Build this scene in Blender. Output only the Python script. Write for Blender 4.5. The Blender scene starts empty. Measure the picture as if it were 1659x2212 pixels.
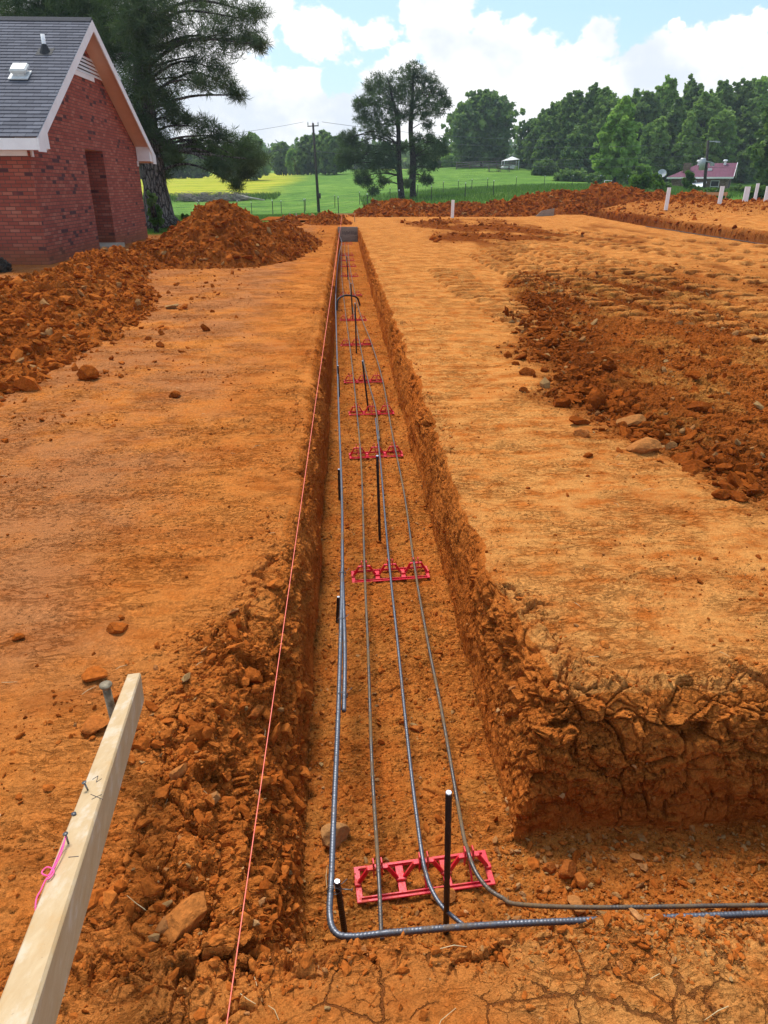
SUN_E, SUN_ANG, SKY_S, CLOUD, EXPO = 2.55, 20., .12, .66, .84
HAZE = .00035
import bpy, math, random
import numpy as np
from mathutils import Vector, Matrix, Euler
C = bpy.context.scene.collection
rnd = random.Random(7)
R = np.random.default_rng(11)
PI = math.pi

# ---------------------------------------------------------------- camera model (photo display pixels, 1659 x 2212)
PW, PH, PF = 1659., 2212., 1530.
PITCH, YAW, HC = math.radians(24.8), math.radians(2.97), 1.6
def ray(px, py):
    u = (px - PW/2)/PF; v = -(py - PH/2)/PF
    cp, sp = math.cos(PITCH), math.sin(PITCH)
    d = np.array([u, cp + sp*v, -sp + cp*v])
    c, s = math.cos(YAW), math.sin(YAW)
    return np.array([d[0]*c + d[1]*s, -d[0]*s + d[1]*c, d[2]])
EYE = np.array([0, 0, HC])
def atz(px, py, z):
    d = ray(px, py); return d*((z - HC)/d[2]) + EYE
def aty(px, py, y):
    d = ray(px, py); return d*(y/d[1]) + EYE
def atx(px, py, x):
    d = ray(px, py); return d*(x/d[0]) + EYE

# ---------------------------------------------------------------- noise
_perm = np.random.default_rng(3).permutation(4096).astype(np.int32)
_perm = np.concatenate([_perm, _perm, _perm])
_ang = np.random.default_rng(4).random(4096)*2*PI
_g2 = np.stack([np.cos(_ang), np.sin(_ang)], 1).astype(np.float32)
_g3 = np.random.default_rng(5).normal(size=(4096, 3)); _g3 = (_g3/np.linalg.norm(_g3, axis=1)[:, None]).astype(np.float32)
def _fade(t): return t*t*t*(t*(t*6 - 15) + 10)
def n2(x, y):
    x = np.asarray(x, np.float64) + 1000.3; y = np.asarray(y, np.float64) + 1000.7
    xi = np.floor(x).astype(np.int64); yi = np.floor(y).astype(np.int64)
    fx = (x - xi).astype(np.float32); fy = (y - yi).astype(np.float32)
    u, v = _fade(fx), _fade(fy)
    xi &= 4095; yi &= 4095
    def g(a, b):
        k = _perm[_perm[(xi + a) & 4095] + ((yi + b) & 4095)]
        return _g2[k, 0]*(fx - a) + _g2[k, 1]*(fy - b)
    a = g(0, 0); b = g(1, 0); c = g(0, 1); d = g(1, 1)
    return (a + u*(b - a)) + v*((c + u*(d - c)) - (a + u*(b - a)))
def n3(x, y, z):
    x = np.asarray(x, np.float64) + 1000.3; y = np.asarray(y, np.float64) + 1000.7; z = np.asarray(z, np.float64) + 1000.1
    xi = np.floor(x).astype(np.int64); yi = np.floor(y).astype(np.int64); zi = np.floor(z).astype(np.int64)
    fx = (x - xi).astype(np.float32); fy = (y - yi).astype(np.float32); fz = (z - zi).astype(np.float32)
    u, v, w = _fade(fx), _fade(fy), _fade(fz)
    xi &= 4095; yi &= 4095; zi &= 4095
    def g(a, b, c):
        k = _perm[_perm[_perm[(xi + a) & 4095] + ((yi + b) & 4095)] + ((zi + c) & 4095)]
        return _g3[k, 0]*(fx - a) + _g3[k, 1]*(fy - b) + _g3[k, 2]*(fz - c)
    def lx(b, c):
        p = g(0, b, c); return p + u*(g(1, b, c) - p)
    a = lx(0, 0); a = a + v*(lx(1, 0) - a)
    b = lx(0, 1); b = b + v*(lx(1, 1) - b)
    return a + w*(b - a)
def fbm2(x, y, oct=4, g=.5):
    s = 0; a = 1.
    for i in range(oct):
        s = s + a*n2(x*2**i + 17*i, y*2**i - 9*i); a *= g
    return s
def worley3(x, y, z, seed=0):
    """F1, F2, facet: per-cell height plus a random tilt, so that cells read as broken blocks"""
    xi = np.floor(x).astype(np.int64); yi = np.floor(y).astype(np.int64); zi = np.floor(z).astype(np.int64)
    f1 = np.full(x.shape, 9., np.float32); f2 = f1.copy(); fc = np.zeros(x.shape, np.float32)
    rg = np.random.default_rng(20 + seed); jit = rg.random((4096, 3)).astype(np.float32); tl = (rg.random((4096, 3)) - .5).astype(np.float32)
    for a in (-1, 0, 1):
        for b in (-1, 0, 1):
            for c in (-1, 0, 1):
                k = _perm[_perm[_perm[(xi + a) & 4095] + ((yi + b) & 4095)] + ((zi + c) & 4095)]
                dx = (xi + a + jit[k, 0] - x).astype(np.float32); dy = (yi + b + jit[k, 1] - y).astype(np.float32); dz = (zi + c + jit[k, 2] - z).astype(np.float32)
                d = np.sqrt(dx*dx + dy*dy + dz*dz)
                nw = d < f1
                f2 = np.where(nw, f1, np.minimum(f2, d)); f1 = np.where(nw, d, f1)
                fc = np.where(nw, jit[k, 1] - .5 + 1.0*(dx*tl[k, 0] + dy*tl[k, 1] + dz*tl[k, 2]), fc)
    return f1, f2, fc
def worley2(x, y, seed=0):
    xi = np.floor(x).astype(np.int64); yi = np.floor(y).astype(np.int64)
    f1 = np.full(x.shape, 9., np.float32); f2 = f1.copy(); fc = np.zeros(x.shape, np.float32)
    rg = np.random.default_rng(40 + seed); jit = rg.random((4096, 2)).astype(np.float32); tl = (rg.random((4096, 3)) - .5).astype(np.float32)
    for a in (-1, 0, 1):
        for b in (-1, 0, 1):
            k = _perm[_perm[(xi + a) & 4095] + ((yi + b) & 4095)]
            dx = (xi + a + jit[k, 0] - x).astype(np.float32); dy = (yi + b + jit[k, 1] - y).astype(np.float32)
            d = np.sqrt(dx*dx + dy*dy)
            nw = d < f1
            f2 = np.where(nw, f1, np.minimum(f2, d)); f1 = np.where(nw, d, f1)
            fc = np.where(nw, tl[k, 2] + 1.6*(dx*tl[k, 0] + dy*tl[k, 1]), fc)
    return f1, f2, fc
def ss(a, b, x):
    t = np.clip((x - a)/(b - a), 0, 1); return t*t*(3 - 2*t)

# ---------------------------------------------------------------- scene helpers
def tag(o, label=None, cat=None, group=None, kind=None):
    if label: o['label'] = label
    if cat: o['category'] = cat
    if group: o['group'] = group
    if kind: o['kind'] = kind
    return o
def empty(name, loc, label=None, cat=None, group=None, rz=0):
    o = bpy.data.objects.new(name, None); C.objects.link(o); o.location = loc; o.rotation_euler = (0, 0, rz)
    o.empty_display_size = .2
    return tag(o, label, cat, group)
def mesh_np(name, V, F, mat, parent=None, attrs=None, smooth=False, origin=None, uv=None):
    V = np.asarray(V, np.float32); F = np.asarray(F, np.int32)
    if origin is not None: V = V - np.asarray(origin, np.float32)
    k = F.shape[1]
    me = bpy.data.meshes.new(name)
    me.vertices.add(len(V)); me.vertices.foreach_set('co', V.ravel())
    me.loops.add(F.size); me.loops.foreach_set('vertex_index', F.ravel())
    me.polygons.add(len(F)); me.polygons.foreach_set('loop_start', np.arange(0, F.size, k, dtype=np.int32))
    me.polygons.foreach_set('use_smooth', np.full(len(F), smooth) if np.isscalar(smooth) else smooth)
    me.update(calc_edges=True)
    for n, a in (attrs or {}).items():
        at = me.attributes.new(n, 'FLOAT', 'POINT'); at.data.foreach_set('value', np.asarray(a, np.float32).ravel())
    me.materials.append(mat)
    o = bpy.data.objects.new(name, me); C.objects.link(o)
    if origin is not None: o.location = origin
    if parent: o.parent = parent
    return o
class MB:
    """collects boxes, bars, tubes; build() links ONE mesh with metre-scale box UVs"""
    def __init__(s): s.v = []; s.f = []
    def add(s, v, f):
        b = len(s.v); s.v += [tuple(map(float, p)) for p in v]; s.f += [tuple(b + i for i in q) for q in f]; return s
    def box(s, c, d, rot=None, bev=0):
        x, y, z = d[0]/2, d[1]/2, d[2]/2
        if bev:
            bm = bev; pts = []; 
            pv = []
            for zz, ins in ((-z, bm), (-z + bm, 0), (z - bm, 0), (z, bm)):
                X, Y = x - ins, y - ins; cc = bm if ins == 0 else bm*.4
                pv += [(-X + cc, -Y, zz), (X - cc, -Y, zz), (X, -Y + cc, zz), (X, Y - cc, zz), (X - cc, Y, zz), (-X + cc, Y, zz), (-X, Y - cc, zz), (-X, -Y + cc, zz)]
            fs = [tuple(range(7, -1, -1)), tuple(range(24, 32))]
            for r in range(3):
                for i in range(8): fs.append((r*8 + i, r*8 + (i + 1) % 8, r*8 + 8 + (i + 1) % 8, r*8 + 8 + i))
        else:
            pv = [(-x, -y, -z), (x, -y, -z), (x, y, -z), (-x, y, -z), (-x, -y, z), (x, -y, z), (x, y, z), (-x, y, z)]
            fs = [(0, 3, 2, 1), (4, 5, 6, 7), (0, 1, 5, 4), (1, 2, 6, 5), (2, 3, 7, 6), (3, 0, 4, 7)]
        M = rot if rot is not None else Matrix.Identity(3)
        return s.add([M @ Vector(p) + Vector(c) for p in pv], fs)
    def bar(s, a, b, w, h, up=(0, 0, 1), bev=0):
        a, b = Vector(a), Vector(b); d = (b - a); L = d.length; d.normalize()
        u = Vector(up); sd = d.cross(u)
        if sd.length < 1e-5: sd = d.cross(Vector((0, 1, 0)))
        sd.normalize(); uu = sd.cross(d)
        M = Matrix((d, -sd, uu)).transposed()
        return s.box((a + b)/2, (L, w, h), M, bev)
    def tube(s, path, rad, n=8, cap=True):
        P = [Vector(p) for p in path]; m = len(P)
        rs = rad if hasattr(rad, '__len__') else [rad]*m
        ref = None; vs = []
        for i in range(m):
            t = (P[min(i + 1, m - 1)] - P[max(i - 1, 0)]).normalized()
            if ref is None:
                ref = t.orthogonal().normalized()
            ref = (ref - t*ref.dot(t)).normalized(); b = t.cross(ref)
            for k in range(n):
                a = 2*PI*k/n; vs.append(P[i] + (ref*math.cos(a) + b*math.sin(a))*rs[i])
        fs = []
        for i in range(m - 1):
            for k in range(n): fs.append((i*n + k, i*n + (k + 1) % n, (i + 1)*n + (k + 1) % n, (i + 1)*n + k))
        if cap: fs += [tuple(range(n - 1, -1, -1)), tuple((m - 1)*n + k for k in range(n))]
        return s.add(vs, fs)
    def poly(s, pts): return s.add(pts, [tuple(range(len(pts)))])
    def prism(s, pts, ext):
        n = len(pts); e = Vector(ext); a = [Vector(p) for p in pts]; b = [p + e for p in a]
        fs = [tuple(range(n - 1, -1, -1)), tuple(range(n, 2*n))] + [(i, (i + 1) % n, n + (i + 1) % n, n + i) for i in range(n)]
        return s.add(a + b, fs)
    def build(s, name, mat, parent=None, smooth=False, origin=None, uvrot=None):
        me = bpy.data.meshes.new(name)
        V = s.v if origin is None else [tuple(Vector(p) - Vector(origin)) for p in s.v]
        me.from_pydata(V, [], s.f); me.update()
        uvl = me.uv_layers.new(name='UVMap')
        for p in me.polygons:
            n = p.normal; ax = max(range(3), key=lambda i: abs(n[i]))
            p.use_smooth = smooth
            for li in p.loop_indices:
                c = s.v[me.loops[li].vertex_index]
                if ax == 2: uvl.data[li].uv = (c[0], c[1])
                elif ax == 0: uvl.data[li].uv = (c[1], c[2])
                else: uvl.data[li].uv = (c[0], c[2])
        me.materials.append(mat)
        o = bpy.data.objects.new(name, me); C.objects.link(o)
        if origin is not None: o.location = origin
        if parent: o.parent = parent
        return o
def spline(pts, step):
    """Catmull-Rom resample"""
    P = np.array(pts, float); out = []
    Q = np.vstack([2*P[0] - P[1], P, 2*P[-1] - P[-2]])
    for i in range(1, len(Q) - 2):
        a, b, c, d = Q[i - 1:i + 3]; L = np.linalg.norm(c - b)
        st = step(b[1]) if callable(step) else step
        n = max(1, int(math.ceil(L/st)))
        for k in range(n):
            t = k/n
            out.append(.5*((2*b) + (c - a)*t + (2*a - 5*b + 4*c - d)*t*t + (-a + 3*b - 3*c + d)*t**3))
    out.append(P[-1]); return np.array(out)

# ---------------------------------------------------------------- material helpers
class NT:
    def __init__(s, mat):
        s.nt = mat.node_tree; s.N = s.nt.nodes; s.L = s.nt.links
    def n(s, typ, props=None, **ins):
        x = s.N.new(typ)
        for k, v in (props or {}).items(): setattr(x, k, v)
        for k, v in ins.items():
            key = int(k[1:]) if k[0] == '_' and k[1:].isdigit() else k.replace('__', ' ')
            sock = x.inputs[key]
            if isinstance(v, bpy.types.NodeSocket): s.L.new(v, sock)
            else: sock.default_value = v
        return x
    def math(s, op, a, b=0., clamp=False, c=None):
        kw = dict(_0=a, _1=b)
        if c is not None: kw['_2'] = c
        return s.n('ShaderNodeMath', {'operation': op, 'use_clamp': clamp}, **kw).outputs[0]
    def vmath(s, op, a, b=(0, 0, 0), out=0):
        return s.n('ShaderNodeVectorMath', {'operation': op}, _0=a, _1=b).outputs[out]
    def noise(s, vec, scale, detail=4., rough=.55, dist=0., out=0):
        return s.n('ShaderNodeTexNoise', None, Vector=vec, Scale=scale, Detail=detail, Roughness=rough, Distortion=dist).outputs[out]
    def ramp(s, fac, stops, interp='LINEAR'):
        r = s.n('ShaderNodeValToRGB', None, Fac=fac); cr = r.color_ramp; cr.interpolation = interp
        while len(cr.elements) < len(stops): cr.elements.new(.5)
        for e, (p, c) in zip(cr.elements, stops): e.position = p; e.color = (*c, 1) if len(c) == 3 else c
        return r.outputs[0]
    def mrange(s, v, a, b, c=0., d=1., smooth=True):
        return s.n('ShaderNodeMapRange', {'interpolation_type': 'SMOOTHSTEP' if smooth else 'LINEAR'}, _0=v, _1=a, _2=b, _3=c, _4=d).outputs[0]
    def mix(s, f, a, b, mode='MIX'):
        x = s.n('ShaderNodeMix', {'data_type': 'RGBA', 'blend_type': mode})
        for i, v in ((0, f), (6, a), (7, b)):
            if isinstance(v, bpy.types.NodeSocket): s.L.new(v, x.inputs[i])
            else: x.inputs[i].default_value = v if i == 0 else ((*v, 1) if len(v) == 3 else v)
        return x.outputs[2]
    def attr(s, name): return s.n('ShaderNodeAttribute', {'attribute_name': name}).outputs['Fac']
    def bump(s, h, dist, strength=1., normal=None):
        kw = dict(Height=h, Distance=dist, Strength=strength)
        if normal is not None: kw['Normal'] = normal
        return s.n('ShaderNodeBump', None, **kw).outputs[0]
def newmat(name):
    m = bpy.data.materials.new(name); m.use_nodes = True; m.node_tree.nodes.clear(); t = NT(m)
    out = t.n('ShaderNodeOutputMaterial'); return m, t, out
def principled(t, out, color, rough=.8, normal=None, metal=0., spec=.3, **kw):
    p = t.n('ShaderNodeBsdfPrincipled')
    for k, v in [('Base Color', color), ('Roughness', rough), ('Metallic', metal), ('Specular IOR Level', spec)] + list(kw.items()):
        if isinstance(v, bpy.types.NodeSocket): t.L.new(v, p.inputs[k])
        else: p.inputs[k].default_value = (*v, 1) if k.endswith('Color') and len(v) == 3 else v
    if normal is not None: t.L.new(normal, p.inputs['Normal'])
    t.L.new(p.outputs[0], out.inputs[0]); return p
def pos(t): return t.n('ShaderNodeNewGeometry').outputs['Position']

def mat_soil(name):
    m, t, out = newmat(name); P = pos(t)
    big = t.noise(P, .9, 5, .6); mid = t.noise(P, 7., 6, .65); fin = t.noise(P, 55., 6, .7); mic = t.noise(P, 260., 3, .6)
    strk = t.noise(t.vmath('MULTIPLY', P, (3., 14., 9.)), 1., 5, .6)
    col = t.mix(t.mrange(big, .35, .65), CLAY_A, CLAY_B)
    col = t.mix(t.math('MULTIPLY', t.mrange(mid, .5, .72), .45), col, CLAY_C)
    tan = t.attr('tan'); dark = t.attr('dark'); purp = t.attr('purp')
    mm = t.math('MULTIPLY', tan, t.mrange(t.math('ADD', mid, t.math('MULTIPLY', strk, .7)), .6, 1.0))
    col = t.mix(t.math('MULTIPLY', mm, .85), col, CLAY_TAN)
    col = t.mix(t.math('MULTIPLY', purp, t.mrange(t.math('ADD', big, t.math('MULTIPLY', mid, .4)), .52, .80)), col, CLAY_PURP)
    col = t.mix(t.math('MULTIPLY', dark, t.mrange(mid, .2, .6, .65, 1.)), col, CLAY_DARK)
    ye = t.attr('yel'); col = t.mix(t.math('MULTIPLY', ye, t.mrange(mid, .3, .7)), col, CLAY_YEL)
    sp = t.mrange(fin, .3, .72, .50, 1.45, False)
    smo = t.mrange(t.noise(t.vmath('MULTIPLY', P, (.9, 2., 1.)), 1.1, 4, .6), .42, .60, .35, 1.)
    col = t.mix(smo, col, t.mix(1., col, t.n('ShaderNodeCombineColor', None, Red=sp, Green=sp, Blue=sp).outputs[0], 'MULTIPLY'))
    sp2 = t.mrange(mic, .3, .7, .72, 1.26, False)
    col = t.mix(1., col, t.n('ShaderNodeCombineColor', None, Red=sp2, Green=sp2, Blue=sp2).outputs[0], 'MULTIPLY')
    pt = t.mrange(t.math('ADD', t.noise(t.vmath('MULTIPLY', P, (1., 1.8, 1.)), 1.5, 5, .65), t.math('MULTIPLY', t.attr('crumb'), .35)), .44, .62)
    def crumbs(scale, thr):
        v = t.n('ShaderNodeTexVoronoi', {'feature': 'F1'}, Vector=t.vmath('ADD', P, t.n('ShaderNodeVectorMath', {'operation': 'SCALE'}, _0=t.noise(P, scale*.8, 2, .5, 0, 1), Scale=.5/scale).outputs[0]), Scale=scale)
        c_ = t.n('ShaderNodeSeparateColor', None, Color=v.outputs['Color'])
        dome = t.math('MULTIPLY', t.mrange(v.outputs['Distance'], .12, .50, 1, 0), t.math('MULTIPLY', pt, t.mrange(c_.outputs[0], thr, thr + .05)))
        return dome, c_.outputs[1]
    d1, r1 = crumbs(34., .45); d2, r2 = crumbs(85., .35)
    for d_, r_ in ((d1, r1), (d2, r2)):
        f_ = t.mrange(r_, 0, 1, .42, 1.45, False)
        col = t.mix(d_, col, t.mix(1., col, t.n('ShaderNodeCombineColor', None, Red=f_, Green=f_, Blue=f_).outputs[0], 'MULTIPLY'))
    rub = t.mrange(t.noise(t.vmath('MULTIPLY', P, (1.1, 3.2, 2.)), 1.3, 6, .68), .50, .66)
    col = t.mix(t.math('MULTIPLY', rub, .50), col, CLAY_C)
    wr = t.noise(t.vmath('MULTIPLY', P, (1., 2.5, 1.6)), 8., 5, .62, 1.3)
    wl = t.math('MULTIPLY', t.mrange(t.math('ABSOLUTE', t.math('SUBTRACT', wr, .5)), .0, .045, 1., 0.), t.mrange(t.noise(P, 2.3, 3, .6), .42, .60))
    col = t.mix(t.math('MULTIPLY', wl, .40), col, CLAY_C)
    # grass cover where the lawn begins
    gr = t.attr('grass')
    gcol = t.ramp(t.noise(P, 9., 5, .7), [(.3, (.05, .115, .016)), (.7, (.11, .22, .035))])
    col = t.mix(gr, col, gcol)
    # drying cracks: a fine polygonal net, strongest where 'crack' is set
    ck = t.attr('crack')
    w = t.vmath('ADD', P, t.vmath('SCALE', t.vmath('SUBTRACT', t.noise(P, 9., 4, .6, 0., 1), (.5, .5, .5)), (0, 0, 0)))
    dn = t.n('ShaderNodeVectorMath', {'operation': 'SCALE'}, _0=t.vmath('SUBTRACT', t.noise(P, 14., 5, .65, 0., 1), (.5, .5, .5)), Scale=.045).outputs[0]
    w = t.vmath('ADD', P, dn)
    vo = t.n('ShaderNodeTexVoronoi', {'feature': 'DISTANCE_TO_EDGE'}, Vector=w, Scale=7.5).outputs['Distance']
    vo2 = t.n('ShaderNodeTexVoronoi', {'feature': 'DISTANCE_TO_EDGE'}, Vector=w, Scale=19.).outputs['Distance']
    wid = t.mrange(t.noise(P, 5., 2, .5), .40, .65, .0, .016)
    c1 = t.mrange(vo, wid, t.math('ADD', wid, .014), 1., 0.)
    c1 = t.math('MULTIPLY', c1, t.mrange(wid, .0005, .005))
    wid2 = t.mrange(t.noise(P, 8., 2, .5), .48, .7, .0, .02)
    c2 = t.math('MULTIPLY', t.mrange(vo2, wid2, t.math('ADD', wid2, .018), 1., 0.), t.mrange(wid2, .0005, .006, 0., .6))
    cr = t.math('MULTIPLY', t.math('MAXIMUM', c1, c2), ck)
    col = t.mix(t.math('MULTIPLY', cr, .7), col, (.10, .028, .01))  # crack interiors darker: moist soil and the shade of their depth, painted in
    b0 = t.bump(t.noise(P, 26., 9, .75), .020, .75)
    b1 = t.bump(fin, .006, .8, b0)
    b2 = t.bump(mic, .0016, .8, b1)
    b2 = t.bump(t.math('ADD', d1, t.math('MULTIPLY', d2, .4)), .014, .9, b2)
    b2 = t.bump(t.math('MULTIPLY', wl, -1.), .010, .8, b2)
    b3 = t.bump(t.math('MULTIPLY', cr, -1.), .012, 1., b2)
    principled(t, out, col, 1., b3, 0., .0)
    return m
# ---------------------------------------------------------------- colours
CLAY_A, CLAY_B, CLAY_C = (.49, .149, .028), (.42, .108, .018), (.285, .066, .010)
CLAY_TAN, CLAY_PURP, CLAY_DARK, CLAY_YEL = (.57, .250, .068), (.37, .150, .058), (.155, .035, .007), (.46, .19, .042)
SOIL = mat_soil('red_clay_soil')

# ---------------------------------------------------------------- the excavated pad
D = .5
def xl_top(y): return np.interp(y, [0, 1.1, 1.3, 1.7, 2.26, 2.8, 4, 6.7, 14, 31], [-.30, -.31, -.42, -.50, -.47, -.38, -.36, -.40, -.41, -.38])
def xr_top(y): return np.interp(y, [1.7, 1.97, 2.3, 2.8, 4, 6.7, 14, 31], [.84, .78, .73, .66, .64, .68, .65, .60])
def rise(x, y): return .46*ss(24, 36, y)*ss(13.6, 16.5, x)*ss(47, 42.5, y) + .26*ss(trench2_x(y) + .72, trench2_x(y) + .98, x)*ss(16.5, 18, y) + .10*ss(9, 12, x)*ss(28, 44, y)
def trench2_x(y): return 12.30 + (y - 21.3)*.045
TRK = [((4.5, 24), (8.6, 7.5), .5), ((3.3, 19), (3.9, 9), .4), ((8.2, 30), (12.5, 19), .6), ((5.6, 21), (8.6, 9.5), .5), ((7.2, 25), (10.8, 13), .5), ((3.9, 21), (4.7, 6.3), .5), ((5.0, 23), (6.3, 8.0), .5), ((5.6, 23.6), (7.6, 11.5), .55), ((4.45, 21.5), (5.55, 8), .35), ((6.6, 26), (9.6, 13), .5), ((1.9, 15.5), (2.5, 8.3), .4), ((7.6, 28), (11.2, 17), .5), ((2.3, 15.5), (2.75, 9.2), .3)]
def build_pad():
    ys = [np.linspace(-1.2, .72, 14)[:-1], np.linspace(.72, 1.05, 84)[:-1], np.linspace(1.05, 1.19, 66)[:-1], np.linspace(1.19, 1.73, 128)[:-1], np.linspace(1.73, 2.03, 130)]
    y = 2.03; far = []
    while y < 47:
        y += .0046*(y/2)**1.25; far.append(y)
    ys = np.concatenate(ys + [np.array(far)])
    nj = len(ys); Y1 = ys
    nz = lambda s, f: fbm2(Y1*f + s, 0*Y1 + s*3.1, 4)
    xlt = xl_top(Y1) + nz(3, 1.6)*.07 + nz(5, 7.)*.03
    xlb = -.19 + nz(7, 2.)*.02 + .03*ss(1.6, 1.3, Y1)
    xrb = .545 + nz(9, 2.)*.02
    xrt = xr_top(Y1) + nz(13, 1.8)*.07 + nz(15, 7.)*.03
    yy = np.maximum(Y1, 0)
    Lw = .9 + .56*yy; Rw = .95 + .72*yy
    u = np.linspace(0, 1, 330, endpoint=False)[None, :]
    Lp = (xlt - .05)[:, None] - Lw[:, None]*(1 - u)**1.25
    t = np.linspace(0, 1, 70, endpoint=False)[None, :]
    a, b = (xlt - .05)[:, None], xlb[:, None]
    Wl = a + (b - a)*(1 - (1 - t)**1.6)
    t = np.linspace(0, 1, 108, endpoint=False)[None, :]
    Fl = xlb[:, None] + (xrb - xlb)[:, None]*t
    t = np.linspace(0, 1, 84, endpoint=False)[None, :]
    a, b = xrb[:, None], (xrt + .06)[:, None]
    Wr = a + (b - a)*t**1.6
    u = np.linspace(0, 1, 430)[None, :]
    Rp = (xrt + .06)[:, None] + Rw[:, None]*u**1.3
    X = np.concatenate([Lp, Wl, Fl, Wr, Rp], 1); ni = X.shape[1]
    Yg = np.repeat(Y1[:, None], ni, 1)
    # jitter the two cross walls in plan so their edges wander
    # heights
    pl = np.where(Y1 < 2.5, 1.5 + 1.6*ss(1.9, 2.5, Y1), 3.1)[:, None]
    sl = np.clip((xlb[:, None] - X)/(xlb - xlt)[:, None], 0, 1); hl = 1 - (1 - sl)**pl
    sr = np.clip((X - xrb[:, None])/(xrt - xrb)[:, None], 0, 1); hr = 1 - (1 - sr)**3.0
    xn = fbm2(X*1.7, 0*X + 4.4, 4); xn2 = fbm2(X*7, 0*X + 8.4, 3)
    yb = 1.765 + xn*.03; yt = 1.975 + xn*.07 + xn2*.03
    sf = np.clip((Yg - yb)/(yt - yb), 0, 1); hf = 1 - (1 - sf)**2.6
    mound = np.exp(-np.abs((X - .66)/.21)**3)
    lip = 1.055 + .022*ss(.36, .48, X) + xn*.014 + xn2*.012 + .024*mound - .02*ss(.9, 1.1, X) 
    hn = 1 - np.clip((Yg - lip)/.055, 0, 1)**1.3
    he = np.clip((Yg - 31)/.08, 0, 1)
    H = np.maximum(np.maximum(hl*(X < xlb[:, None]), hn), np.maximum(np.minimum(hr, hf)*(X > xrb[:, None]), he))
    Z = -D + D*H
    Z = Z + .008*mound*ss(1.0, 1.1, Yg)*hn
    # second footing trench, far right
    x2 = trench2_x(Yg); w2 = ss(x2 - .05, x2 + .1, X)*ss(x2 + .85, x2 + .72, X)*ss(17, 18.5, Yg)*ss(46.5, 46, Yg)
    Z = Z - .5*w2 + rise(X, Yg)
    # edges sink below the lawn terrain
    # displacement ------------------------------------------------
    P = np.stack([X, Yg, Z], -1)
    du = np.gradient(P, axis=1); dv = np.gradient(P, axis=0)
    Nn = np.cross(du, dv); Nn /= np.maximum(np.linalg.norm(Nn, axis=-1, keepdims=True), 1e-9)
    wall = np.clip(6*H*(1 - H), 0, 1)*(X > -3)*(X < 3 + 30*(Yg < 3))
    edge = np.exp(-np.abs(X - xrt[:, None] - .02)/.06)*(Yg > 1.95) + np.exp(-np.abs(X - xlt[:, None] + .02)/.08) + np.exp(-np.abs(Yg - yt)/.06)*(X > .6) + .7*np.exp(-np.abs(Yg - lip + .02)/.04)
    edge = np.clip(edge, 0, 1)*(Yg < 31)*(.15 + .85*ss(-.05, .3, fbm2(X*1.8, Yg*1.3 + 40, 3) + .05 + .3*(Yg < 2.6)))
    front = ss(1.9, 1.1, Yg)*(X < 0)  # slumped bank, near left
    slump = ss(-.80, -.52, X + .12*fbm2(X*3, Yg*3, 3))*ss(2.55, 2.25, Yg)*(X < xlb[:, None])*ss(.95, 1.25, Yg)
    floor = (X > xlb[:, None] - .02)*(H < .05)
    plain = (H > .985)
    darkR = ss(-.25, .25, X - np.interp(Yg, [0, 2, 3.4, 4.3, 5.6, 7, 13.9, 16], [2.2, 2.6, 2.22, 1.95, 1.66, 1.75, 3.2, 4.0]) + .35*fbm2(X*1.1, Yg*.9, 4))*ss(17, 12.5, Yg)*ss(2.2, 3.6, Yg)
    darkR = np.where(X > .75, darkR, 0)*(1 - .55*ss(.0, .9, X - np.interp(Yg, [3, 6, 9, 12, 15], [4.5, 4.2, 4.6, 5.6, 6.5])))
    patch = ss(.0, .35, fbm2(X*.55 - Yg*.06 + 3, Yg*.16, 4))*ss(2.6, 4., X)*ss(9, 12, Yg)*ss(40, 30, Yg)*ss(11.8, 10.5, X)
    darkF = ss(-.25, .2, fbm2(X*.5 + 5, Yg*.2, 4) + .15)*ss(22, 25, Yg)*ss(41, 36, Yg)*ss(2.2, 3.4, X)*ss(8.6, 7.2, X)
    bankR = ss(13.3, 14.5, X)*ss(29, 34, Yg + 2*fbm2(X*.4, Yg*.4, 3)) + .9*np.exp(-((X - trench2_x(Yg) - .85)/.22)**2)*ss(17, 18, Yg)
    trk = np.zeros_like(X); trkmask = np.zeros_like(X)
    for (a, b, w) in TRK:
        a = np.array(a); b = np.array(b); d = b - a; Lh = np.linalg.norm(d); d = d/Lh; nrm = np.array([-d[1], d[0]])
        s = (X - a[0])*d[0] + (Yg - a[1])*d[1]; q = (X - a[0])*nrm[0] + (Yg - a[1])*nrm[1] + .25*np.sin(s*.35)
        m = ss(w/2 + .05, w/2 - .02, np.abs(q))*ss(-.3, .5, s)*ss(Lh + .3, Lh - .6, s)*ss(-.8, -.35, fbm2(X*1.3, Yg*.8 + 9, 3))
        saw = np.abs(((s/np.interp((a[1] + b[1])/2, [11, 13, 16, 24], [.27, .42, .55, .8]) + .16*n2(X*3, Yg*2)) % 1) - .5)*2
        trk = np.where(m > trkmask, (ss(.33, .62, saw) - .5), trk); trkmask = np.maximum(trkmask, m)
    disp = .014*n2(X*1.1, Yg*1.1) + .008*n2(X*3.7, Yg*3.7 + 5)
    rough = .5 + .9*ss(-.3, .4, fbm2(X*.8 + 9, Yg*.8, 3))
    disp += .02*patch*n2(X*4, Yg*2.5) + rough*(.0050*n2(X*13, Yg*13) + .0065*(.25 - np.abs(n2(X*24, Yg*24))) + .0050*(.25 - np.abs(n2(X*55, Yg*55 + 3))) + .0025*n2(X*110, Yg*110))
    flk = ss(.05, .4, fbm2(X*.55 + 20, Yg*1.5, 4) + .1)*plain*(X < xlt[:, None])
    disp += flk*(.018*(.3 - np.abs(n2(X*5, Yg*11))) + .012*(.3 - np.abs(n2(X*12, Yg*22))))
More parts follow.
